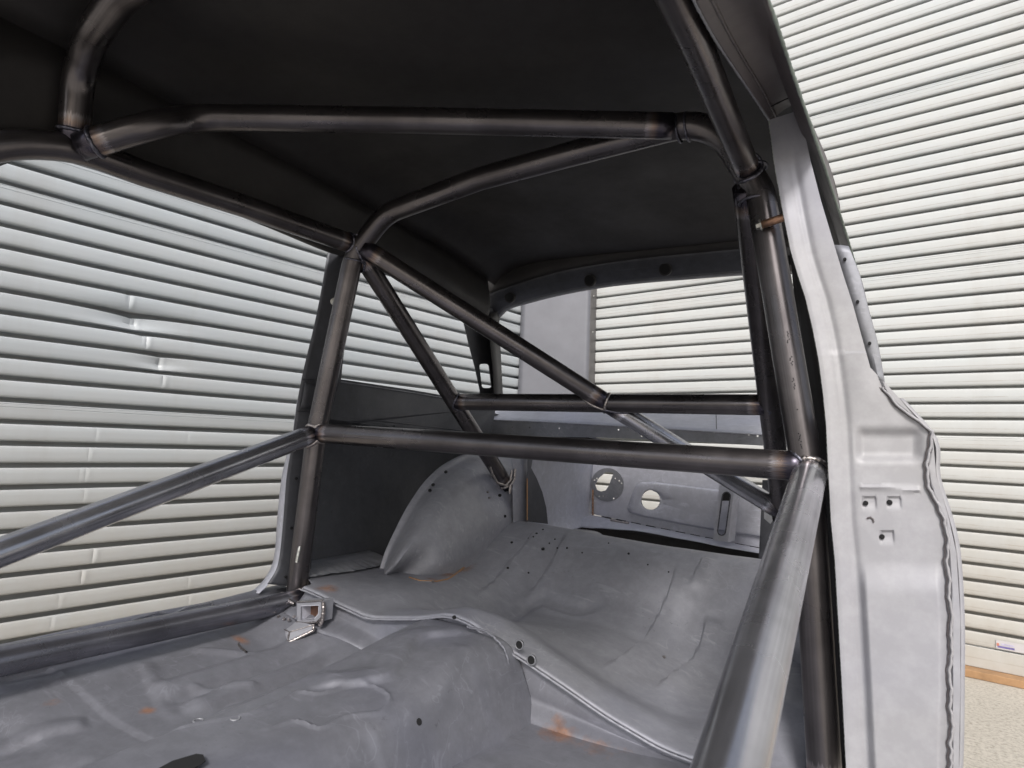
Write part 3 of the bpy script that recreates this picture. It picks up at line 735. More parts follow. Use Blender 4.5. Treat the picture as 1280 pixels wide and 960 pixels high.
for x, y, r in ((640, 678, .0055), (671, 667, .005), (679, 662, .004), (679, 686, .007), (687, 679, .003), (661, 673, .003), (694, 674, .003), (697, 685, .0035), (709, 685, .004), (761, 679, .003), (786, 692, .0045),
                (635, 710, .0055), (661, 716, .0035), (667, 671, .003), (728, 691, .003), (836, 715, .003), (810, 706, .003)):
    p = onseat(x, y)
    if p: disc('bolt_hole', p + V((0, 0, -.003)), (0, -.5, 1), r * .72, .005, M_BLACK, seat, n=12)
for x, y in ((830, 822), (541, 728)):
    p = onseat(x, y)
    if p: disc('weld_spatter', p, (0, -.4, 1), .004, .003, M_WELD, seat, n=7)
# rolled front lip
lip = [V((x, lipy(x) - .004, seatz(x, lipy(x)) - .006)) for x in [-1.150 + 1.123 * j / 120 for j in range(121)]]
bead(lip, .0024, M_SEAT, seat, closed=False, name='rolled_lip', ripple=0)
# jagged flange between seat pan and quarter
rows = [[V((-1.288, y, -.348))for y in [1.19 + .24 * k / 40 for k in range(41)]], [V((-1.26, y, -.352)) for y in [1.13 + .30 * k / 40 for k in range(41)]],
        [V((-1.185 + .007 * (random.random() - .5) * 2, y, seatz(-1.19, y) + .006)) for y in [1.10 + .33 * k / 40 for k in range(41)]]]
sheet('seat_pan_flange', rows, M_SHELL, car, sharp=True)

FLR = [(plan(pts, -.472), h, a, b) for pts, h, a, b in (
    ([(-60, 893), (0, 885), (50, 876), (85, 870)], .007, .006, .05), ([(-60, 946), (0, 934), (60, 919), (115, 909)], .007, .006, .04),
    ([(242, 829), (280, 827), (325, 826)], .006, .02, .010), ([(232, 868), (280, 866), (325, 864)], .006, .02, .010), ([(172, 846), (190, 870), (212, 903)], .004, .006, .03))]
def floorz(x, y):
    z = -.475 + .03 * sm(-1.0, -1.22, x)
    z += .035 * sm(.92, 1.04, y) * sm(-.85, -1.0, x)
    for P_, h, a, b in FLR: z += h * band(P_, x, y, a, b)
    for (xa, w) in ((-1.05, .03), (-.97, .025), (-.90, .02)):
        z += .013 * math.exp(-((x - xa) / w) ** 4) * (sm(.66, .70, y) * (1 - sm(.92, 1.0, y)) + sm(.42, .46, -y + .99) * 0) 
    for (xa, w) in ((-1.08, .05), (-.93, .045)):
        z -= .012 * math.exp(-((x - xa) / w) ** 4) * (1 - sm(.46, .52, y))
    z += .004 * sm(.588, .592, y)                    # lap seam
    z += .002 * noise.noise(V((x * 5, y * 5, 7)))+ .0008 * noise.noise(V((x * 20, y * 20, 7)))
    return z
rows = [[V((x, y, floorz(x, y))) for x in [-1.25 + .60 * j / 110 for j in range(111)]] for y in [-.25 + 1.42 * i / 260 for i in range(261)]]
fp = link('floor_pan', gridmesh('floor_pan', rows), M_FLOOR, car, solid=-.002); fp['label'] = 'far front floor pan with pressed swages and orange rust spots'
rows = [[V((x, y, -.50 + .003 * noise.noise(V((x * 5, y * 5, 7))))) for x in [-.56 + .53 * j / 50 for j in range(51)]] for y in [-.25 + 1.33 * i / 60 for i in range(61)]]
fn_ = link('floor_pan', gridmesh('floor_pan', rows), M_FLOOR, car, solid=-.002); fn_['label'] = 'near front floor pan beside the tunnel'
# heel board
def heel(x, t):
    zt = lipz(x) - .008; zb_ = -.505 if x > -.6 else floorz(x, 1.03) - .004
    y = lipy(x) + .014 - .030 * sm(.55, 1, t) - .006 * math.sin(t * math.pi)
    y -= .03 * sm(.2, 1, t) * sm(-.80, -1.05, x)
    return V((x, y + .002 * noise.noise(V((x * 8, t * 2, 4))), zt + (zb_ - zt) * t))
rows = [[heel(-1.150 + 1.12 * j / 120, i / 24) for j in range(121)] for i in range(25)]
hb = link('heel_board', gridmesh('heel_board', rows), M_FLOOR, car, solid=-.002); hb['label'] = 'upright heel board under the front edge of the seat pan'
for x, y, r in ((649, 806, .008), (664, 825, .0085)):
    p = Y(x, y, 1.052); disc('drain_hole', p + V((0, .004, 0)), (0, -1, .1), r, .004, M_BLACK, hb, n=20)
    bead(circ(p + V((0, 0, 0)), V((1, 0, 0)), V((0, 0, 1)), r, n=20), .0012, M_SHELL, hb, name='hole_rim', ripple=0)
for x, y in ((567, 772), (512, 784)): disc('bolt_hole', Y(x, y, 1.05) + V((0, .004, 0)), (0, -1, .1), .0035, .004, M_BLACK, hb, n=12)
# transmission tunnel: lofted section along Y
sec = [(-.110, -.500), (-.098, -.460), (-.085, -.415), (-.079, -.396), (-.074, -.3905), (-.04, -.391), (0, -.392), (.035, -.394), (.062, -.400), (.088, -.418), (.108, -.450), (.125, -.495), (.135, -.54)]
rows = []
yy = [.25 + .815 * i / 230 for i in range(231)]
TRD = [(plan(pts, -.391), h, a, b) for pts, h, a, b in (
    ([(380, 862), (430, 861), (467, 857), (490, 851), (505, 832), (516, 817), (531, 810), (560, 808), (596, 804)], .010, .011, .06),
    ([(300, 893), (345, 882), (372, 868), (400, 870), (450, 861), (485, 868), (478, 880), (430, 892), (400, 905), (372, 900), (352, 905), (320, 915)], .0028, .004, .006),
    ([(150, 930), (220, 912), (290, 898), (340, 886)], .0025, .004, .006), ([(470, 905), (520, 880), (560, 845), (585, 818)], .006, .02, .04))]
scx = [(p.x, p.y) for p in spline([V((a, b, 0)) for a, b in sec], 12)]
for y in yy:
    g = sm(.60, 1.06, y); r = []
    for (dx, z) in scx:
        x = MID - .045 + dx * (1 + .25 * g ** 2); zz = z + .022 * g * sm(-.47, -.40, z)
        # wide swage (bent plateau) near the rear
        sx = -.045 + .05 * sm(.93, .80, y)
        zz -= .0 * sm(sx - .008, sx + .010, dx) * (1 - sm(.030, .045, dx)) * sm(.60, .66, y) * (1 - sm(.99, 1.03, y))
        for P_, h, a, b in TRD: zz += h * band(P_, x, y, a, b, .1)
        zz += .0 * math.exp(-((dx + .02 + .10 * (y - .8)) / .012) ** 2) * sm(.78, .84, y) * (1 - sm(.97, 1.0, y))
        zz += .002 * noise.noise(V((x * 6, y * 6, 3))) + .0008 * noise.noise(V((x * 25, y * 25, 3)))
        r.append(V((x, y, zz)))
    rows.append(r)
tn = link('transmission_tunnel', gridmesh('transmission_tunnel', rows), M_FLOOR, car, solid=-.002); tn['label'] = 'raised transmission tunnel along the floor centre'
def ontun(px, py, z=-.391): return Z(px, py, z)
for x, y, r in ((522, 903, .005), (558, 909, .0055)): disc('bolt_hole', X(x, y, MID + .055) , (1, -.1, .6), r, .004, M_BLACK, tn, n=14)
# rings of spot welds on the tunnel top
for x, y in ((462, 833), (527, 833), (425, 858), (400, 868), (248, 901), (294, 898), (372, 862)):
    c = ontun(x, y, -.390); bead(circ(c, V((1, 0, 0)), V((0, 1, 0)), .006, n=14), .0009, M_SHELL, tn, name='spot_weld', ripple=.5)
# shifter slot
c = [ontun(x, y, -.386) for x, y in ((195, 962), (215, 951), (245, 942), (254, 943), (257, 951), (250, 956), (230, 966), (200, 975))]
plate('shifter_slot', c, M_BLACK, tn, solid=.001)
# weld seams around a repair patch
def wig(pts, z, mat=M_SHELL, r=.0018, nm='weld_seam', par=tn, amp=.004):
    p3 = spline([ontun(a, b, z) for a, b in pts], 8)
    p3 = [p + V((random.uniform(-1, 1) * amp * .5, random.uniform(-1, 1) * amp * .5, 0)) for p in p3]
    bead(p3, r, mat, par, closed=False, name=nm)

# seam where tunnel meets heel board
sp = spline([Y(x, y, 1.035) for x, y in ((585, 783), (607, 788), (628, 805), (637, 828), (640, 860), (643, 885), (652, 902), (672, 918), (700, 932), (740, 944), (790, 955))], 8)
bead([p + V((random.uniform(-.001, .001), -.004, random.uniform(-.001, .001))) for p in sp], .0017, M_FLOOR, tn, closed=False, name='weld_seam', ripple=1)

# --- sills
M_SILL = steel('sill_steel', base=(.20, .203, .23), dark=(.12, .122, .14), metal=.4, rough=(.35, .55))
def sill(f, lab):
    ys = [-.3 + 1.42 * k / 20 for k in range(21)]
    rows = [[f(V((x, y, z + .004 * noise.noise(V((y * 6, x, 1)))))) for y in ys] for x, z in ((-1.195, -.478), (-1.212, -.465), (-1.232, -.455), (-1.250, -.436), (-1.270, -.402), (-1.30, -.402), (-1.33, -.43), (-1.345, -.5), (-1.33, -.6))]
    o = sheet('door_sill', rows, M_SILL, car, n=1, m=4); o['label'] = lab; return o
sf = sill(lambda p: p, 'far door sill with ground-back weld patches'); sill(lambda p: mir(p) - V((0, 0, .16)), 'near door sill under the camera')
for pts in (((38, 808), (60, 800), (105, 792), (104, 800), (75, 806), (50, 812)), ((166, 775), (195, 766), (206, 767), (203, 774), (170, 782)), ((215, 768), (232, 760), (265, 753), (266, 760), (235, 770), (216, 774))):
    bead([X(a, b, -1.262) for a, b in pts], .0022, M_SHELL, sf, name='weld_patch', ripple=1)
p = X(72, 797, -1.262); disc('sill_plug', p + V((-.004, 0, -.002)), (.35, -.2, 1), .011, .004, M_WELD, sf, r2=.006)

# --- wheel arches
ta = [((478, 717), (502, 722)), ((487, 690), (526, 727)), ((500, 662), (546, 726)), ((516, 632), (568, 717)), ((536, 603), (590, 702)), ((560, 581), (611, 685)), ((592, 566), (630, 670)), ((630, 560), (646, 660)), ((665, 560), (657, 655))]
def arch(f):
    rows = []
    for i, (o, b) in enumerate(ta):
        xo = -1.17; xb = (-1.115, -1.07, -1.035, -1.01, -1.01, -1.01, -1.01, -1.01, -1.01)[i]
        r = []
        for t, xx in ((0, xo - .012), (.0, xo), (.05, xo + .015), (.14, min(xb, xo + .06)), (.30, min(xb, xo + .11)), (.55, xb - .02), (.8, xb), (1, xb), (1.12, xb)):
            px = o[0] + (b[0] - o[0]) * t; py = o[1] + (b[1] - o[1]) * t; px -= 6 if (xx < xo) else 0
            r.append(f(X(px, py, xx)))
        rows.append(r)
    return rows
wa = sheet('wheel_arch', arch(lambda p: p), M_ARCH, car, n=4, m=5, disp=.0008); wa['label'] = 'far rear wheel arch with the cage stay welded on top'
bead(spline([X(o[0] - 3, o[1], -1.18) for o, b in ta], 6), .0034, M_SHELL, wa, closed=False, name='arch_flange', ripple=0)
wn = sheet('wheel_arch', arch(lambda p: mir(p) + V((.11, .05, -.02))), M_ARCH, car, n=4, m=5); wn['label'] = 'near rear wheel arch in shade behind the cage'
for x, y in ((557, 590), (541, 606), (537, 613)): disc('bolt_hole', X(x, y, -1.10), (1, -.8, .2), .0045, .006, M_BLACK, wa, n=12)
for x, y in ((630, 645), (624, 619)): disc('bolt_hole', X(x, y, -1.012), (1, -.3, 0), .0045, .006, M_BLACK, wa, n=12)
for x, y in ((609, 615), (611, 622)): disc('weld_spatter', X(x, y, -1.018), (1, -.3, 0), .003, .005, M_WELD, wa, n=7)
gp = plate('arch_rear_face', [X(x, y, -1.0) for x, y in ((640, 560), (662, 560), (662, 590), (659, 600), (659, 655), (650, 662), (642, 662))], M_ARCH, wa)
gg = plate('arch_gusset', [X(x, y, -.985) for x, y in ((660, 560), (668, 560), (664, 585), (671, 598), (678, 615), (683, 635), (685, 655), (659, 652))], M_DARK, wa)
tk = steel('rusty_edge', base=(.42, .22, .09), dark=(.2, .14, .1), metal=.1)
bead([X(659, y, -.984) for y in (598, 615, 630, 650)], .0016, tk, wa, closed=False, name='rusty_edge', ripple=.5)
bead([p for p in (onseat(x, y) for x, y in ((512, 722), (525, 726), (545, 727), (560, 724), (572, 716), (585, 705), (598, 692), (608, 680))) if p], .0024, tk, wa, closed=False, name='rusty_joint', ripple=.4)

# ------------------------------------------------------------------ roll cage
HY = 1.10
hp = [V((-1.214, HY, -.450)), V((-1.190, HY, -.013)), V((-1.112, HY, .425)), V((-1.02, HY, .515)), V((-.755, HY, .558)), V((-.535, HY, .574)), V((-.262, HY, .592)), V((-.178, HY, .440)), V((-.100, HY, -.013)), V((-.066, HY, -.50))]
hoop_r = TR * 1.03
mh = tube('main_hoop', hp, M_TUBE, car, r=hoop_r, bend=.13, label='main roll hoop, bent brownish steel tube from the far floor over to the near pillar')
A0 = V((-1.190, HY, -.013)); B0 = V((-.100, HY, -.013)); C0 = V((-1.108, HY, .430)); D0 = V((-.186, HY, .470))
C0 = V((-1.10, HY, .437)); D0 = V((-.19, HY, .455))
hb_ = tube('harness_bar', [A0, B0 + V((0, -.003, -.004))], M_TUBE, car, label='straight harness bar across the middle of the hoop')
lx = (A0 - B0).normalized(); up_ = V((0, 0, 1))
saddle(A0, -lx, A0, hp[1] - hp[0], M_WELD, hb_, br=.0032); saddle(B0, lx, B0, up_, M_WELDD, hb_, br=.003)
# door bars
FD = X(-40, 706, -1.178); dn = (A0 - FD).normalized()
db = tube('door_bar', [A0 - dn * 0, FD - dn * .45], M_TUBEN, car, label='far door bar running forward and down from the hoop across the door opening')
saddle(A0, -dn, A0, up_, M_WELD, db, br=.004)
ND = mir(FD); ND.x = -.088
B1_ = V((-.094, HY - .0, -.022)); dn2 = (B1_ - ND).normalized()
db2 = tube('door_bar', [B1_, ND - dn2 * .25], M_TUBEN, car, r=TR * 1.04, label='near door bar, thick bright tube running towards the camera in the lower right')
saddle(B1_, -dn2, B1_, up_, M_WELD, db2, r=TR * 1.04, br=.004)
# sill bar, far
sb0 = V((-1.175, 1.085, -.405)); sb1 = X(-60, 839, -1.175)
sb = tube('sill_bar', [sb0, sb1 + (sb1 - sb0).normalized() * .3], M_TUBES, car, label='far lower bar lying along the door sill')
saddle(sb0, (sb1 - sb0), V((-1.21, HY, -.405)), up_, M_WELD, sb, br=.0045)
# roof side rails
G0 = X(92, 184, -1.165)
FR = [V((C0.x - .012, HY, C0.z + .012)), X(300, 256, -1.155), X(180, 217, -1.160), G0, X(20, 179, -1.172), X(-40, 190, -1.185), X(-110, 226, -1.20)]
fr = tube('roof_rail', FR, M_TUBE, car, bend=.3, label='far roof rail of the cage along the top of the door opening')
saddle(FR[0], (FR[1] - FR[0]), C0, V((.16, 0, .87)), M_WELDD, fr)
NR0 = V((-.198, HY, .478)); NR1 = X(872, 60, -.202); NR2 = X(832, -30, -.202)
nr = tube('roof_rail', [NR0, X(893, 112, -.203), NR1, NR2, NR2 + (NR2 - NR1) * 1.6], M_TUBE, car, r=TR * .86, bend=.3, label='near roof rail of the cage passing overhead at the top right')
saddle(NR0, NR1 - NR0, D0, V((-.1, 0, .9)), M_WELDD, nr)
# windscreen bar
wb = tube('windscreen_bar', [G0, Y(98, 95, .487), Y(112, 50, .47), Y(150, -5, .455), V((-.66, .455, .632)), V((-.30, .455, .600)), NR1 + (NR2 - NR1) * ((NR1.y - .455) / (NR1.y - NR2.y))], M_TUBE, car, bend=.12, label='windscreen header bar rising from the far rail at the top left')
# roof diagonal
rd_e = Y(838, 162, HY); rd = tube('roof_diagonal', [X(100, 184, -1.15), Z(190, 156, .49), Z(243, 147, .545), Z(500, 150, .590), V((-.33, 1.085, .582))], M_TUBE, car, bend=.16, label='roof diagonal bar crossing under the roof from the far front to the near rear')
for xx in (-.322, -.306): bead(circ(V((xx, HY, .583)), V((0, 1, 0)), V((-.05, 0, 1)).normalized(), hoop_r * 1.01, n=28), .0022, M_WELDD, rd)
def collar(P0, P1, off, mat, par, r=TR, br=.0024):
    d = (P1 - P0).normalized(); u = d.orthogonal().normalized(); bead(circ(P0 + d * off, u, d.cross(u), r, n=30), br, mat, par)
collar(X(100, 184, -1.15), Z(190, 156, .49), .026, M_WELDD, rd, br=.0034); collar(G0, Y(98, 95, .487), .025, M_WELDD, rd, br=.0034)
# rear stays
E1 = X(629, 600, -1.035); fs_ = tube('rear_stay', [C0, E1 + (E1 - C0).normalized() * .03], M_TUBE, car, label='far rear stay from the hoop down to the wheel arch')
E2 = mir(E1); E2.x = -.215; ns_ = tube('rear_stay', [D0 + V((-.01, .0, 0)), E2 + V((0, .03, -.03))], M_TUBE, car, r=TR * 1.05, label='near rear stay, dark tube beside the near hoop leg')
saddle(C0, E1 - C0, C0, V((.16, 0, .87)), M_WELDD, fs_); saddle(D0, E2 - D0, D0, V((-.1, 0, .9)), M_WELDD, ns_)
collar(C0, E1, (E1 - C0).length + .012, M_WELD, fs_, br=.0042)
# small square tacks near the crossbar
for x, y in ((606, 601),(636, 592), (647, 596)): pass
ft = 0 and plate('stay_foot_plate', [X(x, y, -1.02) for x, y in ((612, 582), (645, 582), (650, 600), (640, 622), (622, 606))], M_ARCH, fs_, solid=.003)
bead([X(x, y, -1.000) for x, y in ((612, 583), (616, 594), (622, 604), (632, 607), (638, 600), (640, 588))], .0034, M_WELD, fs_, closed=False)
bead([X(x, y, -.996) for x, y in ((644, 586), (643, 598), (638, 606), (637, 617))], .0040, M_WELD, fs_, closed=False)
# stay crossbar
T0 = X(573, 495, -1.09); tt = (T0 - C0).length / (E1 - C0).length * .945; T0 = C0 + (E1 - C0) * tt; T1 = D0 + (E2 - D0) * (tt * .985)
T0 = T0 + V((0, 0, .002))
cb = tube('stay_crossbar', [T0, T1], M_TUBE, car, label='shorter cross bar between the two rear stays')
saddle(T0, T1 - T0, C0, E1 - C0, M_WELDD, cb, br=.0026); saddle(T1, T0 - T1, D0, E2 - D0, M_WELDD, cb)
# diagonal brace in two lengths either side of the crossbar
K = Y(768, 497, 1.535) ; K = T0 + (T1 - T0) * max(0, min(1, (K - T0).dot(T1 - T0) / (T1 - T0).length_squared))
g1 = tube('diagonal_brace', [C0 + V((.02, 0, .0)), K], M_TUBE, car, label='upper length of the diagonal brace from the far hoop corner to the crossbar')
g2 = tube('diagonal_brace', [K, E2 + V((0, .0, -.01))], M_TUBEN, car, label='lower length of the diagonal brace below the crossbar, coloured as if sunlit')
saddle(K, C0 - K, T0, T1 - T0, M_WELD, g1, br=.0035); saddle(K, E2 - K, T0, T1 - T0, M_WELDD, g2, br=.003)
saddle(C0, K - C0, C0, V((.16, 0, .87)), M_WELDD, g1)
# hoop-top weld cluster
for P0, ax in ((C0, V((.16, 0, .87))), (D0, V((-.1, 0, .9)))):
    ax = ax.normalized(); u = V((0, 1, 0)); v = ax.cross(u)
    for off in (-.030, .030): bead(circ(P0 + ax * off, u, v, hoop_r + .0005, n=28), .0022, M_WELDD, mh)
for P0, m_ in (): bead(circ(P0 + V((0, 0, .026)), V((1, 0, 0)), V((0, 1, .25)).normalized(), hoop_r + .0005, n=28), .0028, m_, mh)
# belt bolts
bolt(X(418, 377, -1.165) , V((1, -.8, -.2)), M_BOLT, mh)
dp_ = (Y(985, 269, 1.06) - Y(952, 280, 1.06)); q0 = Y(952, 281, 1.062)
slv = tube('bolt_sleeve', [q0, q0 + dp_ * 1.5], M_COPPER, mh, r=.0065, seg=18); bolt(q0, -dp_, M_BOLT, slv, rw=.0100, rh=.0060)
# dot-printed mill marks along the near hoop leg
random.seed(3)
for y0, n_ in ((415, 4), (424, 3), (446, 3), (452, 3), (473, 3), (480, 4), (512, 1), (542, 3), (548, 3), (556, 3)):
    for k in range(n_):
        f = (y0 - 415) / 140; px = 985 + f * 16 + random.uniform(-1.6, 1.6); py = y0 + k * 2.0
        d = (R @ ray(px, py)).normalized(); # nearest hit with the leg's cylinder
        a0 = hp[7]; ax = (hp[8] - hp[7]).normalized(); q = -a0; q = q - ax * q.dot(ax); ee = d - ax * d.dot(ax)
        A = ee.dot(ee); Bq = 2 * q.dot(ee); Cq = q.dot(q) - hoop_r ** 2; Dq = Bq * Bq - 4 * A * Cq
        if Dq > 0:
            t = (-Bq - math.sqrt(Dq)) / (2 * A); P_ = d * t; nn = (P_ - a0); nn = (nn - ax * nn.dot(ax)).normalized()
            disc('ink_dot', P_ - nn * .0002, nn, .0011, .0005, M_BLACK, mh, n=8)
# base box at the far hoop foot
def PB(px, py, y=1.01): return Y(px, py, y)
bb = plate('mounting_box', [PB(371, 753), PB(404, 751), PB(402, 775), PB(396, 779), PB(371, 778)], M_ARCH, mh, holes=[[PB(376, 757), PB(376, 775), PB(393, 774), PB(398, 768), PB(399, 756)][::1]], solid=.004)
back = [PB(376, 757), PB(376, 775), PB(393, 774), PB(398, 768), PB(399, 756)]
plate('box_inside', [p + V((0, .028, 0)) for p in back], plain('rusty_inside', (.12, .06, .04), .7, .1, .5, 80), bb)
for a, b in zip(back, back[1:] + back[:1]): plate('box_wall', [a, b, b + V((0, .028, 0)), a + V((0, .028, 0))], M_BOOT, bb)
plate('box_top', [PB(371, 752), PB(404, 750), PB(404, 750) + V((0.0, .03, 0)), PB(371, 752) + V((0, .03, 0))], M_ARCH, bb, solid=.004)
plate('box_side', [PB(404, 751), PB(402, 777), PB(402, 777) + V((.0, .03, -.0)), PB(404, 751) + V((.0, .03, 0))], M_ARCH, bb, solid=.003)
bead([PB(372, 752.5), PB(385, 752), PB(404, 750.5)], .0018, M_WELD, bb, closed=False); bead([PB(404, 752), PB(404.5, 762), PB(403, 776), PB(400, 781)], .0040, M_WELD, bb, closed=False)
bead([PB(371, 778), PB(383, 779), PB(396, 778), PB(402, 772)], .0024, M_WELD, bb, closed=False)
f0 = [Z(345, 783, -.452), Z(372, 775, -.440), Z(396, 781, -.452), Z(362, 800, -.470)]
g0 = [Y(343, 781, 1.0), Y(372, 777, 1.01), Y(392, 781, 1.0), Y(362, 790, .975)]
bot_ = [Y(345, 793, 1.0), Y(392, 788, 1.0), Y(359, 804, .96)]
plate('box_foot_top', [g0[0], g0[1], g0[2], g0[3]], M_ARCH, bb, solid=.003)
plate('box_foot_side', [g0[0], g0[3], bot_[2], bot_[0]], M_ARCH, bb); plate('box_foot_side', [g0[3], g0[2], bot_[1], bot_[2]], M_ARCH, bb)
bead([g0[3], bot_[2]], .0018, M_WELD, bb, closed=False); bead([g0[0], bot_[0], bot_[2], bot_[1], g0[2]], .0030, M_WELD, bb, closed=False); bead([g0[0], g0[3], g0[2]], .0012, M_WELD, bb, closed=False)
for x, y in ((356, 774), (349, 771), (362, 775), (368, 771)): disc('weld_spatter', PB(x, y, 1.0), (0, -1, .5), .0035, .004, M_WELD, bb, n=8)
bead([PB(x, y, 1.03) for x, y in ((352, 742), (358, 746), (362, 752), (368, 755))], .0040, M_WELD, bb, closed=False)
bead([X(x, y, -1.155) for x, y in ((375, 683), (373, 692), (371, 703))], .004, M_BOLT, mh, closed=False, name='ground_patch', ripple=0)
# ripped patch on floor ahead of the box
pt = [(290, 797), (297, 793), (302, 800), (298, 806), (308, 815), (318, 818), (332, 812), (340, 803)]
bead(spline([Z(a, b, -.452) for a, b in pt[:5]], 5), .0014, M_WELD, fp, closed=False, name='burnt_patch', ripple=1.2)
bead(spline([Z(a, b, -.452) for a, b in ((230, 806), (240, 804), (252, 801), (262, 798))], 5), .0025, M_BOOT, fp, closed=False, name='weld_seam', ripple=1)

# ------------------------------------------------------------------ near side: shut face, header, gutter
PY = 1.045
Lf = [(961, 150), (969, 210), (979, 265), (989, 315), (998, 345), (1007, 372), (1016, 410), (1024, 452), (1029, 490), (1033, 530), (1036, 590), (1039, 650), (1044, 700), (1048, 770), (1053, 860), (1058, 960), (1064, 1060)]
Rf = [(1000, 137), (1013, 200), (1026, 250), (1041, 300), (1053, 340), (1066, 380), (1077, 420), (1088, 460), (1124, 498), (1166, 548), (1170, 595), (1185, 645), (1195, 690), (1200, 770), (1200, 860), (1198, 960), (1190, 1060)]
def rowat(T, y):
    for a, b in zip(T, T[1:]):
        if a[1] <= y <= b[1]: t = (y - a[1]) / (b[1] - a[1]); return a[0] + (b[0] - a[0]) * t
    return T[0][0] if y < T[0][1] else T[-1][0]
def sealx(y):
    pts = [(1094, 458), (1106, 487), (1124, 508), (1150, 527), (1164, 540), (1165, 560), (1160, 580), (1163, 605), (1174, 635), (1182, 650), (1186, 690), (1189, 740), (1190, 800), (1190, 960), (1189, 1060)]
    return rowat([(a, b) for a, b in pts], y)
rows = []; Ys = [137 + (1060 - 137) * i / 260 for i in range(261)]
for i, y in enumerate(Ys):
    xl = rowat(Lf, max(y, 150)); xr = rowat(Rf, y); r = []
    yl = y if y > 160 else y + (160 - y) * .5
    for j in range(101):
        t = j / 100; x = xl + (xr - xl) * t; yy_ = y + (13 * (1 - t) if y < 150 else 0)
        d = 0
        # rolled inner flange: lip proud, groove, then face
        fw = 22
        e = x - xl
        d += .004 * (1 - sm(fw * .15, fw * .8, e)) - .003 * math.exp(-((e - fw * 1.15) / 5.0) ** 2)
        if y > 440:
            d += .010 * sm(700, 742, y) * sm(fw + 6, fw + 16, e) * (1 - sm(28, 14, xr - x))           # lower swell
            d -= .010 * sm(532, 546, y) * (1 - sm(566, 580, y)) * sm(1066, 1080, x) * (1 - sm(1140, 1158, x))
            d += .004 * math.exp(-((y - 609 - (x - 1075) * .04) / 2.2) ** 2) * sm(1072, 1078, x) * (1 - sm(1148, 1153, x))
            d += .006 * sm(545, 480, y) * math.exp(-((x - 1080) / 30) ** 2)
            for hx, hy in ((1087, 628), (1118, 627), (1109, 671)):
                d -= .0035 * sm(-1, 1, x - (hx - 9)) * sm(1, -1, x - (hx + 8)) * sm(-1, 1, y - (hy - 6)) * sm(8, -2, y - (hy + 2))
            s_ = sealx(y)
            d += .0045 * sm(s_ - 1.2, s_ + .8, x)
        d *= sm(140, 230, y)
        d += .0006 * noise.noise(V((x * .02, y * .02, 4)))
        r.append(Y(x, yy_, PY) + V((0, -d, 0)))
    rows.append(r)
sp_ = link('door_pillar', gridmesh('door_pillar', rows), M_PILLAR, car, solid=0); sp_['label'] = 'near door pillar, pale grey shut face with stamped holes, at the right'
for x, y, r in ((1082, 629, .0034), (1112, 628, .0036), (1102.5, 671, .0034)): disc('bolt_hole', Y(x, y, PY - .0005) + V((0, .004, 0)), (0, -1, 0), r, .0045, M_BLACK, sp_, n=16)
bead([Y(x, y, PY - .001) for x, y in ((1084, 648), (1088, 646.5), (1091, 649), (1092, 653))], .0013, M_HEADR, sp_, closed=False, name='lifted_tab', ripple=0)
random.seed(11)
pl = []
for i in range(150):
    y = 484 + (970 - 484) * i / 149; jog = 1.2 * math.sin(y * .05) + 1.6 * noise.noise(V((y * .09, 1, 1))) + 1.8 * (1 if (int(y / 23) % 2) else -1) * math.exp(-((y % 23) - 11) ** 2 / 20)
    pl.append(Y(sealx(y) - 1 + jog * (1.0 if y > 520 else .6), y, PY - .005))
bead(pl, .0016, M_SEAL, sp_, closed=False, name='seam_sealer', ripple=.3)
bead([p + V((-.0035, .0015, 0)) for p in pl], .0007, M_HEADR, sp_, closed=False, name='sealer_gap', ripple=.6)
bead([Y(rowat(Lf, y) + .5, y, PY + .001) for y in range(152, 1050, 6)], .0013, plain('raw_flange_edge', (.33, .35, .32), .6, .2, .5, 120, .2), sp_, closed=False, name='flange_edge', ripple=.8)
# outside return of the pillar, running rearwards
rows = [[Y(x, y, PY) for x, y in Rf[8:]], [Y(x, y, PY) + V((.006, .03, 0)) for x, y in Rf[8:]], [Y(x, y, PY) + V((.004, .25, 0)) for x, y in Rf[8:]]]
sheet('outer_skin', rows, M_PILLAR, sp_, n=4, m=3)
# near-black sheet in the gap, standing for the unlit hollow of the near pillar
sheet('pillar_web_dark', [[V((-.155, 1.19, .50)), V((-.125, 1.19, .22)), V((-.10, 1.19, 0)), V((-.095, 1.19, -.25)), V((-.09, 1.19, -.55))], [V((-.135, 1.14, .50)), V((-.098, 1.14, .22)), V((-.065, 1.14, 0)), V((-.035, 1.14, -.25)), V((-.02, 1.14, -.55))]], M_ROOF, sp_, n=3, m=3)
# quarter window frame strip with three screw holes
wf = sheet('window_frame_strip', [[Y(x, y, 1.17) for x, y in ((1040, 306), (1052, 345), (1064, 385), (1078, 430), (1092, 475))], [Y(x, y, 1.17) for x, y in ((1060, 308), (1074, 345), (1084, 385), (1096, 430), (1106, 486))], [Y(x, y, 1.17) + V((.0, .05, 0)) for x, y in ((1060, 308), (1074, 345), (1084, 385), (1096, 430), (1106, 486))]], M_SHELL, car, n=4, m=2)
wf['label'] = 'narrow window frame strip with small screw holes beside the near pillar'
for x, y in ((1056, 324), (1072, 377), (1087, 429)): disc('screw_hole', Y(x, y, 1.163) + V((0, .003, 0)), (0, -1, 0), .0026, .004, M_BLACK, wf, n=10)
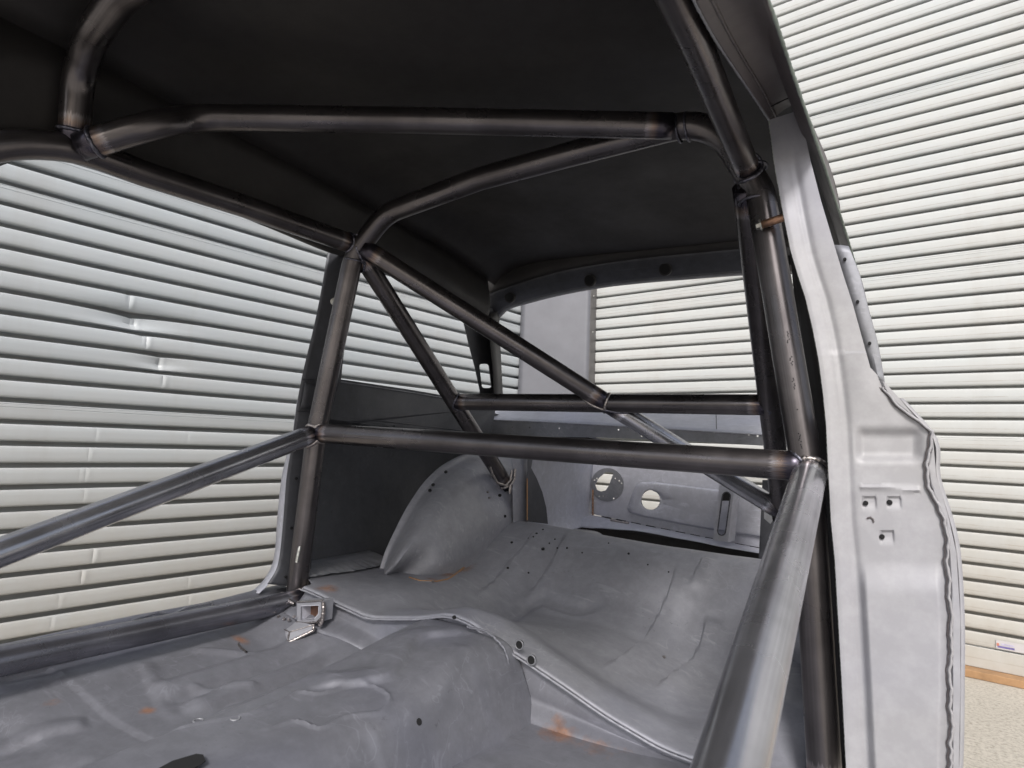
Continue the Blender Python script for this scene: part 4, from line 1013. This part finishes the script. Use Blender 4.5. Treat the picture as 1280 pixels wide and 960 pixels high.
# door header, near side: folded channel from the pillar forward over the camera
hA = [(858, -20), (870, 5), (895, 50), (920, 88), (945, 125), (963, 152)]
hB = [(878, -20), (890, 5), (913, 50), (934, 86), (955, 120), (970, 150)]
hC = [(930, -20), (935, 5), (948, 40), (966, 80), (984, 113), (997, 140)]
hD = [(952, -20), (961, 5), (975, 45), (985, 75), (997, 108), (1006, 138)]
zA = [.455, .465, .49, .51, .53, .545]
def hz(P_, o): return [Z(x, y, z + o) for (x, y), z in zip(P_, zA)]
ra = hz(hA, 0); rb_ = hz(hB, .0); rc_ = hz(hC, .0); rdd = hz(hD, .0)
def ext(r, k=.35): d = (r[0] - r[1]).normalized(); return [r[0] + d * k + V((0, 0, -.05))] + r
ra0 = [p + V((-.004, 0, .03)) for p in ra]
rb2 = [p + V((0, 0, .008)) for p in rb_]; rc2 = [p + V((0, 0, .014)) for p in rc_]
hh = sheet('door_header', [ext(ra0), ext(ra), ext(rb2), ext([(a + b) / 2 + V((0, 0, .004)) for a, b in zip(rb2, rc2)]), ext(rc2), ext(rdd)], M_HEADR, car, n=5, m=4)
hh['label'] = 'near door header, folded brown-grey channel running to the pillar top'
bead(spline(ext(ra), 5), .0022, M_SHELL, hh, closed=False, name='header_edge', ripple=0); bead(spline(ext([p + V((0, 0, -.003)) for p in rb2]), 5), .0018, M_HEADR, hh, closed=False, name='header_fold', ripple=0)
bead([Z(x, y, .535) for x, y in ((964, 133), (972, 129), (980, 125), (985, 123))], .0012, M_BLACK, hh, closed=False, name='header_slit', ripple=0)
# gutter / outer roof side
go = [Z(930, -60, .455), Z(960, 0, .47), Z(980, 58, .485), Z(1000, 118, .49), Y(1018, 170, 1.0), Y(1040, 237, 1.2), Y(1058, 293, 1.4), Y(1075, 350, 1.6)]
go[4] = V((go[4].x, go[4].y, go[4].z)); 
gi = [p + V((-.012, 0, .012)) for p in go]; gi2 = [p + V((-.030, 0, .045)) for p in go]; gt = [V((min(p.x - .032, MID + HW(p.y)), p.y, roofz(MID + HW(p.y), p.y) + .003)) for p in go]
gu = sheet('roof_gutter', [go, gi, gi2, gt], M_HEADR, car, n=5, m=3); gu['label'] = 'near roof gutter, the outer roof edge against the bright shutter'
bead(spline(go, 6), .0022, plain('gutter_edge', (.25, .30, .27), .5, .2, .3), gu, closed=False, name='gutter_edge', ripple=0)
0 and sheet('roof_side_panel', [[p + V((.001, 0, .003)) for p in go], [p + V((-.045, 0, .05)) for p in go], [p + V((-.09, 0, .10)) for p in go]], M_PILLAR, gu, n=4, m=3)
